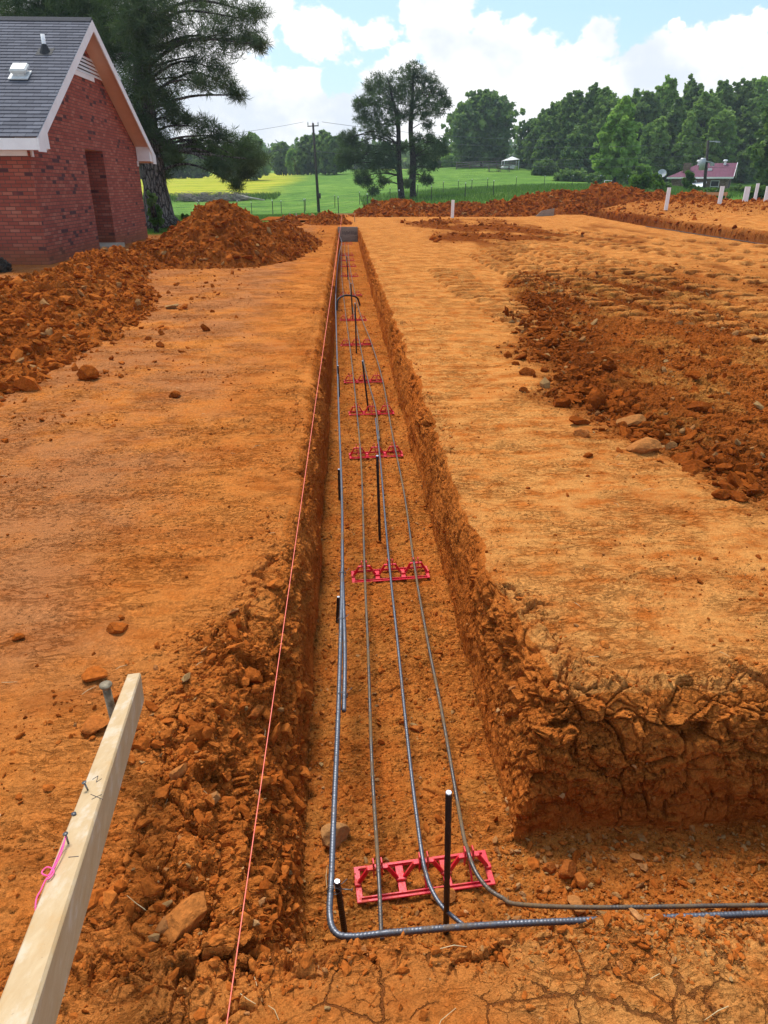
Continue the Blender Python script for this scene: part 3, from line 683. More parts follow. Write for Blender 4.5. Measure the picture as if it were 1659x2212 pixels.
# ---------------------------------------------------------------- reinforcement in the trench
def ribbed(path_pts, rad, ymax=4.2, seed=0, n=10):
    P = spline(path_pts, lambda y: .0036 if y < ymax else .12)
    seg = np.linalg.norm(np.diff(P, axis=0), axis=1); s = np.concatenate([[0], np.cumsum(seg)])
    nz = np.random.default_rng(seed).normal(0, 1, 3)
    P[:, 2] += .003*np.sin(s*1.7 + nz[0]) + .002*np.sin(s*4.1 + nz[1])
    rr = rad*(1 + .13*((s/.0108) % 1 < .38)*(P[:, 1] < ymax))
    return P, rr
def rebar(label, pts, rad, mat, name='rebar', ymax=4.2, n=9):
    P, rr = ribbed(pts, rad, ymax, len(label))
    m = MB().tube(P, list(rr), n); o = m.build(name, mat, None, True, tuple(pts[0]))
    return tag(o, label, 'rebar', 'long reinforcing bars in the trench')
def W(lst, z): return [tuple(atz(a, b, z)) for a, b in lst]
zA, zB = -.25, -.405
A1 = [(2.6, 1.275, zA - .01), (1.6, 1.27, zA - .005), (.9, 1.27, zA), (.40, 1.278, zA), (.10, 1.272, zA), (-.02, 1.266, zA), (-.066, 1.28, zA), (-.083, 1.335, zA)] + W([(716, 1890), (722, 1740), (730, 1560), (735, 1400), (739.5, 1230)], zA)
rebar('thick grey bar bent square at the near corner, running up the left side', A1, .0088, REBAR)
A2 = [tuple(atz(741, 1535, zA - .01) + np.array([.004, 0, 0]))] + [tuple(np.array(p) + np.array([.008, 0, 0])) for p in W([(741, 1400)], zA)] + W([(740, 1240), (739, 1100), (736, 1000), (732, 900), (729, 800), (726, 700), (725, 640), (727, 600), (729, 575), (733, 545), (738, 522)], zA) + [tuple(aty(731, 506, 30.4))]
rebar('grey bar lapped beside the bent bar and running on to the far board', A2, .0085, REBAR, ymax=3.6)
B = W([(826, 2030), (823, 2005), (818, 1890), (803, 1640), (795, 1400), (788, 1240), (780, 1000), (768, 860), (757, 760), (748, 690), (742, 640), (738.5, 600), (737, 560), (739, 526)], zB)
rebar('straight thin bar on the left saddles of the red chairs', B, .0066, REBARR)
Cc = W([(1010, 2004), (985, 1985), (955, 1958), (934, 1925), (921, 1890), (909, 1830), (885, 1640), (860, 1400), (843, 1240), (832, 1120), (822, 1000), (811, 905)], zB)
rebar('middle bar on the chairs, curving right at the near corner', Cc, .0066, REBAR)
C2 = [tuple(np.array(p) + np.array([.014, 0, 0])) for p in W([(816, 950), (808, 880)], zB)] + W([(797, 830), (783, 770), (767, 690), (758, 640), (751, 580), (745, 545), (745, 524)], zB)
rebar('middle bar on the far chairs, beginning at a lap in the trench', C2, .0066, REBARR)
Dd = [(2.7, 1.34, zB - .005), (1.9, 1.37, zB), (1.26, 1.40, zB), (.75, 1.418, zB)] + W([(1125, 1955), (1085, 1940), (1052, 1917), (1026, 1880), (1010, 1835), (997, 1780), (955, 1540), (925, 1390), (895, 1220), (872, 1060), (848, 940), (826, 820), (802, 740), (782, 690), (768, 640), (758, 590), (753, 555), (752, 527)], zB)
rebar('thin bar on the right saddles, curving away into the cross trench', Dd, .0066, REBARR)
def stake(label, top, base, rad, cutend=True):
    top, base = np.array(top), np.array(base); P = np.array([base + (top - base)*k for k in np.linspace(0, 1, 120 if base[1] < 5 else 14)])
    L = np.linalg.norm(top - base); s = np.linspace(0, L, len(P)); rr = rad*(1 + .12*((s/.0108) % 1 < .4)*(base[1] < 5))
    o = MB().tube(P, list(rr), 10).build('rebar_stake', STAKE, None, True, tuple(base)); tag(o, label, 'stake', 'upright rebar stakes in the trench')
    if cutend:
        e = MB().tube([tuple(top - base + np.array([0, 0, 0.0005])), tuple(top - base + np.array([0, 0, .003]))], [rad*1.02, rad*.9], 10).build('cut_end', CUT, o)
    return o
stake('short upright stake tied to the bent bar at the near corner', (-.062, 1.412, -.225), (-.042, 1.43, -.53), .0085)
stake('tall upright stake beside the nearest red chair', (.252, 1.43, .085), (.268, 1.437, -.53), .0088)
p = atz(733, 1405, -.5); stake('upright stake hidden behind the lapped left bars', aty(731, 1290, p[1] + .25), (p[0] - .015, p[1] + .25, -.53), .008)
p = atz(821, 1172, -.5); stake('tall upright stake beyond the second red chair', aty(815, 985, p[1]), tuple(p - np.array([0, 0, .03])), .0085)
p = atz(736, 1125, -.5); stake('upright stake on the left, level with the third red chair', aty(732, 1014, p[1] + .35), (p[0] - .01, p[1] + .35, -.53), .0085)
p = atz(797, 890, -.5); stake('tall upright stake at the fourth red chair', aty(783, 780, p[1]), tuple(p - np.array([0, 0, .03])), .009)
p = atz(733, 880, -.5); stake('upright stake on the left just beyond the fourth red chair', aty(730, 790, p[1] + .4), (p[0], p[1] + .4, -.53), .009)
p = atz(770, 763, -.5); stake('tall upright stake between the sixth and seventh red chairs', aty(767, 655, p[1]), tuple(p - np.array([0, 0, .03])), .010)
p = atz(762, 690, -.5); stake('upright stake standing just past the black pipe', aty(758, 612, p[1]), tuple(p - np.array([0, 0, .03])), .011)
p = atz(752, 604, -.5); stake('slender upright stake at the distant red chairs', aty(749, 553, p[1]), tuple(p - np.array([0, 0, .03])), .012)
p = atz(727, 632, -.5); stake('upright stake at the left wall, beyond the black pipe', aty(724, 600, p[1]), tuple(p - np.array([0, 0, .03])), .012)
def tie(label, c, ax, r=.016):
    c = np.array(c); pts = []
    for k in range(34):
        a = k/34*2*PI*2.2; pts.append((math.cos(a)*r*1.3, (k/34 - .5)*.014, math.sin(a)*r))
    pts += [(r*1.5, .01, r*.8), (r*2.4, .016, r*1.5)]
    o = MB().tube(pts, .0011, 5).build('tie_wire', WIRE, None, True); o.location = c; tag(o, label, 'tie wire', 'wire ties on the bars')
tie('thin wire tie at the near end of the lapped bars', atz(737, 1502, zA) + [0.006, 0, 0], 0)
tie('thin wire tie in the middle of the lapped bars', atz(737, 1340, zA), 0)
tie('thin wire tie above the second red chair', atz(739, 1240, zA), 0)
tie('thin wire tie holding the corner stake to the bent bar', (-.072, 1.405, zA), 0)
nl = MB(); nl.tube([(-.055, 1.408, -.25), (-.02, 1.40, -.246)], .0018, 7); nl.tube([(-.02, 1.40, -.246), (-.0185, 1.3996, -.2458)], .0055, 9); tag(nl.build('nail', WIRE, None, True), 'bent nail sticking out of the wire tie at the corner stake', 'nail')

def red_chair():
    w, d, h = .456, .135, .078; t = .006
    root = empty('rebar_chair', (0, 0, 0))
    f = MB()
    fw = .017
    for y in (-d/2 + fw/2, d/2 - fw/2): f.box((0, y, t/2), (w, fw, t), bev=.0012)
    for y in (-d/2 + fw*.75, d/2 - fw*.75): f.box((0, y, t + .003), (w - .03, .004, .007))
    for x in (-w/2 + .010, w/2 - .010): f.box((x, 0, t/2 + .0003), (.020, d - .001, t), bev=.0012)
    for x in (-.076, .076): f.box((x, 0, t/2 - .0003), (.026, d - 2*fw + .002, t), bev=.0012)
    f.build('base_frame', RED, root)
    for cx in (-.152, 0, .152):
        s = MB()
        for sg in (-1, 1):
            s.bar((cx + sg*.068, 0, t*.6), (cx + sg*.030, 0, h - .008), .013, .007, (0, 1, 0))
            s.box((cx + sg*.068, 0, t + .004), (.020, .022, .010), bev=.002)
            s.box((cx + sg*.0135, 0, h + .001), (.005, .022, .050), bev=.001)
            s.box((cx + sg*.0135, 0, h - .030), (.0035, .014, .035))
        s.box((cx, 0, h - .008), (.068, .015, .007), bev=.001)
        for sg in (-1, 1): s.bar((cx, sg*(d/2 - fw*.7), t), (cx, sg*.004, h - .010), .007, .006, (1, 0, 0))
        s.build('saddle', RED, root)
    return root
CH = [((915, 1888), -.5, 4.6), ((843, 1238), -.5, 2.), ((812, 980), -.5, 3.), ((802, 890), -.5, 3), ((785, 822), -.5, 1), ((770, 743), -.5, -1), ((763, 690), -.5, 2), ((758, 637), -.5, 0), ((755, 596), -.5, -2), ((752, 575), -.5, 1), ((750, 562), -.5, 0), ((749, 551), -.5, 1), ((749, 527), -.5, 0)]
LB = ['red plastic rebar chair nearest the camera, beside the bent corner bar', 'second red rebar chair from the near end of the trench', 'third red rebar chair, beyond the tall stake', 'fourth red rebar chair, at the foot of a tall stake', 'fifth red rebar chair from the near end', 'sixth red rebar chair from the near end', 'seventh red rebar chair, last before the black pipe',
      'red rebar chair just beyond the arched black pipe', 'second red rebar chair past the black pipe', 'red rebar chair third past the black pipe', 'red rebar chair fourth past the black pipe', 'red rebar chair last but one before the far board', 'red rebar chair hard against the far board']
proto = red_chair(); kids = list(proto.children)
for i, ((px, py), z, rz) in enumerate(CH):
    if i == 0: o = proto
    else:
        o = proto.copy(); C.objects.link(o)
        for k in kids:
            c = k.copy(); C.objects.link(c); c.parent = o
    q = atz(px, py, z + .02); o.location = (q[0], q[1], z + .008); o.rotation_euler = (math.radians(rnd.uniform(-2.5, 2.5)), math.radians(rnd.uniform(-2, 2)), math.radians(rz)); o.scale = (1, 1, 1)
    tag(o, LB[i], 'rebar chair', 'red rebar chairs along the trench')
# black pipe arching across
q = [aty(727, 658, 13.4), aty(729, 650, 13.5), aty(736, 642, 13.6), aty(747, 638, 13.7), aty(760, 639, 13.8), aty(772, 644, 13.9), aty(778, 650, 13.95)]
q[0][2] -= .15; q[-1][2] -= .1
o = MB().tube(spline(q, .03), .016, 10).build('flexible_pipe', PIPEB, None, True, tuple(q[0])); tag(o, 'black flexible pipe arching over the bars in the trench', 'pipe')
# far end board with a stamp
rt = empty('end_board', (.13, 30.75, -.5), 'grey brown board with dark stamp closing the far end of the trench', 'board')
MB().box((0, 0, .27), (.80, .05, .58), bev=.006).build('board', GREYBD, rt)
m = MB(); rr = random.Random(4); x = -.22
while x < .34:
    w = rr.uniform(.02, .04); m.box((x, -.0265, .33), (.010, .003, .11)); m.box((x + w*.5, -.0268, .33 + rr.choice([.05, 0, -.05])), (w, .003, .022)); m.box((x + w, -.0271, .33), (.008, .003, rr.choice([.11, .06]))); x += w + .03
m.build('stamp', INK, rt)
# string line: nail on far batter board to behind the camera
s0 = np.array([-.25, -.6, .22]); s1 = np.array([-.10, 36.2, .32])
def string(label, pts, rad, mat, n=6, name='string_line'):
    o = MB().tube(pts, rad, n).build(name, mat, None, True, tuple(pts[0])); return tag(o, label, 'string')
sl = [s0 + (s1 - s0)*k + np.array([0, 0, -.03*4*k*(1 - k)]) for k in np.linspace(0, 1, 160)]
string('taut orange string line stretched above the left edge of the trench', sl, list(np.interp(np.linspace(0, 36.8, 160), [0, 4, 15, 37], [.0010, .0014, .0030, .0045])), STRING)
# near batter board
bt = empty('batter_board', (-.515, .8, .475), 'pale dusty timber board at the left with nails and pink string', 'timber')
b = MB(); zf, zn = .27, .60
fa, fb = atz(274, 1455, zf), atz(304, 1455, zf); na, nb = atz(0, 2118, zn), atz(76, 2212, zn)
fc = (fa + fb)/2; nc = (na + nb)/2; ax = (fc - nc); ax /= np.linalg.norm(ax); sd = np.cross(ax, [0, 0, 1.]); sd /= np.linalg.norm(sd); upv = np.cross(sd, ax)
nc = nc - ax*.35; wf, wn = .040, .058
def zt_at(y): return zf + (zn - zf)*(y - fc[1])/(((na + nb)/2)[1] - fc[1])
vs = []
for c_, w_ in ((nc, wn), (fc, wf)):
    h_ = .089
    for (a_, b_) in ((-.5, -1), (.5, -1), (.5, -.06), (.42, 0), (-.42, 0), (-.5, -.06)): vs.append(c_ + sd*w_*a_ + upv*h_*b_)
b.add(vs, [(0, 1, 2, 3, 4, 5), (11, 10, 9, 8, 7, 6)] + [(k, 6 + k, 6 + (k + 1) % 6, (k + 1) % 6) for k in range(6)])
o = b.build('board', BOARD, bt); o.location = -Vector(bt.location)
def onboard(px, py, dz=0.):
    d = ray(px, py); k = np.dot(fc - EYE, upv)/np.dot(d, upv); return EYE + d*k + np.array([0, 0, dz])
def nail(px, py, lean, L=.022, label=''):
    q = onboard(px, py); q2 = q + np.array(lean)*L; m = MB()
    m.tube([q - np.array(lean)*.008, q2], .0019, 8); m.tube([q2, q2 + np.array(lean)*.0016], .0048, 12)
    o = m.build('nail', WIRE, None, True); o.parent = bt; o.location = -Vector(bt.location); return q, q2
for segs in ([((196, 1716), (222, 1727)), ((198, 1727), (220, 1716))], [((200, 1684), (212, 1676)), ((212, 1676), (208, 1690)), ((208, 1690), (220, 1682))], [((148, 1852), (170, 1850))]):
    pm = MB()
    for (q0, q1) in segs: pm.bar(onboard(*q0, .0004), onboard(*q1, .0004), .0011, .0006)
    o = pm.build('pencil_mark', INK, bt); o.location = -Vector(bt.location)
nail(190, 1707, (-.25, .1, .96), .02); nq, nq2 = nail(148, 1822, (-.1, .1, .98), .022); nail(160, 1760, (0, 0, 1), .002)
pk = [nq2 - np.array([0, 0, .004]), onboard(135, 1850, .010), onboard(113, 1890, .006), onboard(100, 1905, .005), onboard(90, 1925, .004), onboard(78, 1950, .002), onboard(70, 1985, -.03), onboard(62, 2030, -.07)]
string('bright pink string knotted to a nail on the pale board', spline(pk, .004), .0013, PINK, 6, 'pink_string')
pk = [nq2 - np.array([0, 0, .006]), onboard(128, 1852, .006), onboard(109, 1893, .006), onboard(98, 1897, .008), onboard(92, 1889, .006), onboard(104, 1880, .008), onboard(118, 1886, .006), onboard(110, 1900, .005), onboard(100, 1905, .005)]
o = MB().tube(spline(pk, .003), .0013, 6).build('knot', PINK, bpy.data.objects['pink_string'], True); o.location = -Vector(bpy.data.objects['pink_string'].location)
# steel form stake behind the board
q = aty(228, 1478, fc[1] - .07); fs = MB(); fs.tube([(q[0] + .012, q[1] - .005, -.04), (q[0], q[1], q[2] - .01)], .0118, 12); fs.tube([(q[0], q[1], q[2] - .012), (q[0], q[1], q[2] - .004), (q[0], q[1], q[2])], [.014, .0185, .0178], 14)
STK = mat_simple('muddy_steel', (.12, .085, .05), (.30, .24, .16), 45, .75, .002, .3, .2)
tag(fs.build('steel_stake', STK, None, True), 'round muddy steel stake standing behind the pale timber board', 'stake')
# batter board at far end of the trench
def batter(label, x0, x1, y, z0, z1, mat, h=.09, legs=True, tilt=0, name='batter_board'):
    r = empty(name, ((x0 + x1)/2, y, z0), label, 'batter board')
    MB().bar((x0 - (x0 + x1)/2, 0, z1 - z0 - h/2), (x1 - (x0 + x1)/2, tilt, z1 - z0 - h/2), .025, h).build('rail', mat, r)
    for x in (x0 + .05, x1 - .05): MB().bar((x - (x0 + x1)/2, .032, -.2), (x - (x0 + x1)/2, .032, z1 - z0 + .015), .04, .028, (0, 1, 0)).build('post', mat, r)
    return r
a, b2 = aty(705, 461, 36.3), aty(768, 459, 36.3); batter('thin wooden frame standing across the far end of the trench', a[0], b2[0], 36.3, 0, a[2], PINE_T, .05)
a, b2 = aty(1495, 417, 42.), aty(1572, 415, 42.); batter('low orange timber batter board between the white pipes on the right', a[0], b2[0], 42., .66, a[2] + .04, PINE_T, .17)
r = empty('stand', tuple(aty(634, 482, 33.2)), 'small pale grey wooden stand on the soil left of the trench end', 'stand')
m = MB().box((0, 0, .20), (.24, .03, .14), Euler((0, .15, 0)).to_matrix()); m.build('board', GREYBD_L := mat_simple('pale_board', (.42, .38, .33), (.55, .5, .45), 8, .8), r)
for x0, x1 in ((-.15, .02), (.13, .16)): MB().bar((x1, .02, -.08), (x0, .02, .40), .04, .025, (0, 1, 0)).build('leg', GREYBD_L, r)
a, b2 = aty(1158, 458, 41.), aty(1198, 450, 41.)
m = MB(); m.prism([(a[0], 41, .05), (b2[0], 41, .05), (b2[0], 41, b2[2]), (a[0] + .3, 41, a[2] + .06)], (0, .05, 0)); tag(m.build('form_board', GREYBD, None, False, (a[0], 41, 0)), 'grey board lying at the end of the far footing trench', 'board')
# cord by the far trench
cp = [tuple(atz(px, py, .03)) for px, py in ((1395, 489), (1450, 497), (1520, 508), (1600, 520), (1700, 536))]
tag(MB().tube(spline(cp, .3), .014, 6).build('cord', PIPEB, None, True, cp[0]), 'dark cord lying along the lip of the far trench', 'cord')
# white standpipes
for (px, pt, pb, wpx, yy, lab) in ((977, 432, 465, 7.5, 40.5, 'lone white plastic standpipe in front of the berm'), (1440, 405, 438, 8.5, 35.0, 'leftmost white standpipe of the group at the right'), (1551.5, 402, 444, 9.5, 36., 'white standpipe in front of the orange timber batter board'),
        (1608, 403, 433, 12.5, 39.5, 'stout white standpipe left of the tall thin one'), (1629, 396, 430, 7.5, 41.5, 'tall thin white standpipe between two stout ones'), (1653, 402, 434, 12, 39.5, 'stout white standpipe at the right edge of the picture')):
    t0, b0 = aty(px, pt, yy), aty(px + (1.0 if px > 1500 else 0), pb + 3, yy); rad = wpx/1685*yy*.5*.94
    m = MB(); n = 16; H = t0[2] - b0[2] + .25
    m.tube([(0, 0, -.25), (0.01, 0, H - .25)], rad, n, False); m.tube([(0.01, 0, H - .25), (0.01, 0, H - .45)], rad*.88, n, True)
    # rim ring
    vs = [(math.cos(2*PI*k/n)*q_ + .01, math.sin(2*PI*k/n)*q_, H - .25) for q_ in (rad, rad*.88) for k in range(n)]
    m.add(vs, [(k, (k + 1) % n, n + (k + 1) % n, n + k) for k in range(n)])
    o = m.build('standpipe', PVC, None, True, None); o.location = tuple(b0); o.data.materials[0] = PVC; tag(o, lab, 'pipe', 'white plastic standpipes')
# notable rocks ----------------------------------------------------------------
def rock(px, py, wpx, label, seed, z=0., tint=.6, yel=0., flat=.75, rz=0., cat='clod', name='clay_clod'):
    V, F = rock_shape(seed, 4); V = V.copy(); V[:, 2] *= flat/.75
    q = atz(px, py, z); dist = np.linalg.norm(q - EYE); s = wpx*.5*dist*.93/PF
    c, sn = math.cos(rz), math.sin(rz); V = V*s; V = np.stack([V[:, 0]*c - V[:, 1]*sn, V[:, 0]*sn + V[:, 1]*c, V[:, 2]], 1)
    zz = zg(q[0], q[1])
    o = mesh_np(name, V, F, CLOD, None, dict(tint=np.full(len(V), tint), yel=np.full(len(V), yel))); o.location = (q[0], q[1], zz + s*.28)
    tag(o, label, cat)
rock(718, 1800, 80, 'large pale tan rock under the left bar near the corner', 301, -.46, .9, .45, .7, .3, 'rock')
rock(403, 1980, 120, 'largest slab of clay on the left bank near the bottom', 302, .0, .85, .12, .5, 1.1)
rock(560, 2030, 70, 'round tan clod at the left rear corner of the near bank', 303, 0, .8, .3, .7)
rock(388, 1690, 64, 'tan faced block amid the rubble beside the pale board', 304, -.02, .8, .3, .9, .6)
rock(305, 1615, 46, 'sharp red block in the rubble beside the pale board end', 305, 0, .55, 0, 1.0, .4)
rock(540, 1435, 66, 'broad red slab on the broken left edge of the trench', 306, -.02, .45, 0, .7, .2)
rock(545, 1520, 62, 'angular clay block hanging on the left trench bank', 307, -.10, .6, .1, .9, .9)
rock(595, 1272, 44, 'flat clay slab tipped on the left trench lip', 308, -.02, .7, 0, .5)
rock(210, 1465, 60, 'flat clod lying behind the head of the steel stake', 309, 0, .6, 0, .5)
rock(205, 1572, 62, 'clay lump lying left of the steel stake foot', 310, 0, .65, .1, .55)
rock(255, 1362, 54, 'single flat brown clod on the open ground at the left', 311, 0, .5, 0, .5)
rock(40, 1382, 28, 'small brown clod near the left edge of the picture', 312, 0, .4)
rock(378, 858, 36, 'dark pointed clod alone on the left ground', 313, 0, .15, 0, .8, .4)
rock(375, 667, 36, 'pale grey flat stone beside the left clay heap', 314, 0, .95, .8, .5, 0, 'stone', 'stone')
rock(190, 818, 48, 'big brown block at the toe of the left clay heap', 315, 0, .35, 0, 1.)
rock(62, 832, 62, 'wide clay boulder at the foot of the left heap', 316, .05, .6, 0, .75)
rock(1139, 810, 38, 'dark squarish clod alone on the pale ground right of the trench', 317, 0, .1, 0, .85)
rock(1130, 847, 20, 'small dark clod in front of the squarish one', 318, 0, .15)
rock(1212, 875, 62, 'largest dark red boulder at the edge of the churned soil', 319, 0, .12, 0, .9, .5)
rock(1290, 872, 70, 'dark red double lump beside the largest boulder', 320, 0, .12, 0, .9, 1.2)
rock(1250, 918, 54, 'dark mossy brown clod in front of the churned soil', 321, 0, .15, 0, .8)
rock(1258, 940, 42, 'tan striped block lying just below the dark brown clod', 322, 0, .75, .2, .7)
rock(1360, 915, 72, 'knobbly tan rock at the front of the churned soil', 323, 0, .8, .4, .8)
rock(1390, 972, 84, 'long tan slab at the tip of the churned soil', 324, 0, .8, .35, .5)
rock(1270, 984, 24, 'single round clod on the smooth ground below the churned soil', 325, 0, .3, 0, .9)
rock(1448, 968, 28, 'round buff cobble beside the long tan slab', 326, 0, .85, .6, .9)
rock(1505, 885, 58, 'dark flat slab lying in the gravel at right', 327, 0, .05, 0, .5, .2)
rock(1560, 1075, 50, 'dark clod near the right edge below the churned soil', 328, 0, .15, 0, .6)
rock(1135, 636, 22, 'dark round clod at the upper end of the churned soil', 329, 0, .12, 0, .9)
rock(1230, 1868, 52, 'brown boulder among the stones of the cross trench', 330, -.47, .6, .1, .9, .3)
rock(1260, 1888, 38, 'reddish stone touching the boulder in the cross trench', 331, -.47, .7, .05, .9)
rock(1190, 1862, 32, 'small stone left of the boulder in the cross trench', 332, -.47, .6, .1, .9)
rock(1245, 1945, 46, 'pale yellow rock by the thin bar in the cross trench', 333, -.47, .85, .4, .7)
rock(960, 1935, 56, 'tan rock under the nearest red chair front edge', 334, -.49, .8, .25, .7)
rock(900, 1573, 34, 'flat clod between the bars halfway along the near trench', 335, -.49, .65, .1, .5)
rock(716, 1425, 22, 'small upright stone left of the lapped bars', 336, -.49, .75, .1, 1.)

# bits of dry straw and root on the soil
STRAW = mat_simple('dry_straw', (.42, .30, .14), (.58, .45, .25), 30, .8)
pts, r_ = pick((ZN['plain'] + .6*ZN['slump'] + .3*ZN['floor'])*vis*inv**1.5*(Y < 7), 110, 77)
m = MB()
for q in pts:
    a = r_.uniform(0, 2*PI); L = r_.uniform(.02, .09); d = np.array([math.cos(a), math.sin(a), 0])*L; k = np.array([r_.normal(0, .15), r_.normal(0, .15), .12])*L
    m.tube([q - d*.5 + [0, 0, .003], q + k*.5 + [0, 0, .004], q + d*.5 + [0, 0, .003]], [.0008, .0009, .0005], 4)
tag(m.build('straw', STRAW), 'scattered bits of dry straw and root on the soil', 'straw', None, 'stuff')
# ---------------------------------------------------------------- brick house
def mat_brick(name, cols, dirty=1.):
    m, t, out = newmat(name); uv = t.n('ShaderNodeUVMap').outputs[0]
    s = t.n('ShaderNodeSeparateXYZ', None, Vector=uv); u, v = s.outputs[0], s.outputs[1]
    bw, bh = .215, .0735
    row = t.math('FLOOR', t.math('DIVIDE', v, bh)); off = t.math('MULTIPLY', t.math('MODULO', t.math('ABSOLUTE', row), 2.), .5)
    uu = t.math('ADD', t.math('DIVIDE', u, bw), off); col_i = t.math('FLOOR', uu)
    fu = t.math('FRACT', uu); fv = t.math('FRACT', t.math('DIVIDE', v, bh))
    du = t.math('MULTIPLY', t.math('MINIMUM', fu, t.math('SUBTRACT', 1., fu)), bw); dv = t.math('MULTIPLY', t.math('MINIMUM', fv, t.math('SUBTRACT', 1., fv)), bh)
    d = t.math('MINIMUM', du, dv)
    idv = t.n('ShaderNodeCombineXYZ', None, X=col_i, Y=row).outputs[0]
    wn = t.n('ShaderNodeTexWhiteNoise', {'noise_dimensions': '2D'}, Vector=idv).outputs[0]
    P = pos(t); nz = t.noise(P, 30., 5, .65); big = t.noise(P, .7, 4, .6)
    col = t.ramp(t.math('ADD', wn, t.math('MULTIPLY', t.math('SUBTRACT', big, .5), .35)), cols)
    col = t.mix(t.mrange(nz, .45, .75, 0, .18), col, (.12, .035, .025))
    mort = t.mrange(d, .0050, .0085, 1., 0.)
    col = t.mix(mort, col, (.115, .065, .052))
    z = t.n('ShaderNodeSeparateXYZ', None, Vector=P).outputs[2]
    low = t.math('MULTIPLY', t.mrange(t.math('ADD', z, t.math('MULTIPLY', big, -.5)), .25, -.25, 0, .6), dirty)
    col = t.mix(low, col, (.25, .09, .035))
    h = t.math('ADD', t.mrange(d, .002, .009), t.math('MULTIPLY', nz, .4))
    principled(t, out, col, .9, t.bump(h, .006, .8), 0., .15); return m
BRICK = mat_brick('red_brick', [(0, (.09, .035, .035)), (.045, (.11, .04, .04)), (.075, (.27, .064, .042)), (.5, (.33, .084, .054)), (.85, (.37, .105, .066)), (1, (.41, .14, .09))])
def mat_shingle():
    m, t, out = newmat('grey_shingles'); uv = t.n('ShaderNodeUVMap').outputs[0]; P = pos(t)
    s = t.n('ShaderNodeSeparateXYZ', None, Vector=uv); u, v = s.outputs[0], s.outputs[1]
    row = t.math('FLOOR', v); uu = t.math('ADD', t.math('DIVIDE', u, .30), t.math('MULTIPLY', t.math('FRACT', t.math('MULTIPLY', row, .618)), 1.)); 
    wn = t.n('ShaderNodeTexWhiteNoise', {'noise_dimensions': '2D'}, Vector=t.n('ShaderNodeCombineXYZ', None, X=t.math('FLOOR', uu), Y=row).outputs[0]).outputs[0]
    fu = t.math('FRACT', uu); gap = t.mrange(t.math('MINIMUM', fu, t.math('SUBTRACT', 1., fu)), .012, .03, 1, 0)
    nz = t.noise(P, 60., 4, .7)
    col = t.ramp(wn, [(0, (.095, .095, .112)), (.5, (.118, .118, .138)), (1, (.145, .145, .168))])
    col = t.mix(t.mrange(nz, .4, .7, 0, .4), col, (.06, .06, .07)); col = t.mix(t.math('MULTIPLY', gap, .7), col, (.03, .03, .035))
    principled(t, out, col, .92, t.bump(nz, .004, .8), 0., .15); return m
SHING = mat_shingle()
WHITE = mat_simple('white_painted_trim', (.72, .70, .68), (.80, .79, .77), 3, .55, 0, .3)
SOFF = mat_simple('salmon_soffit', (.62, .40, .28), (.67, .44, .31), 3, .6, 0, .25)  # even salmon base colour for the soffits and alcove ceiling
DARKG = mat_simple('dark_recess', (.02, .02, .022), (.04, .04, .04), 3, .8)
CONC = mat_simple('concrete_slab', (.34, .27, .20), (.42, .35, .27), 9, .9, .004)
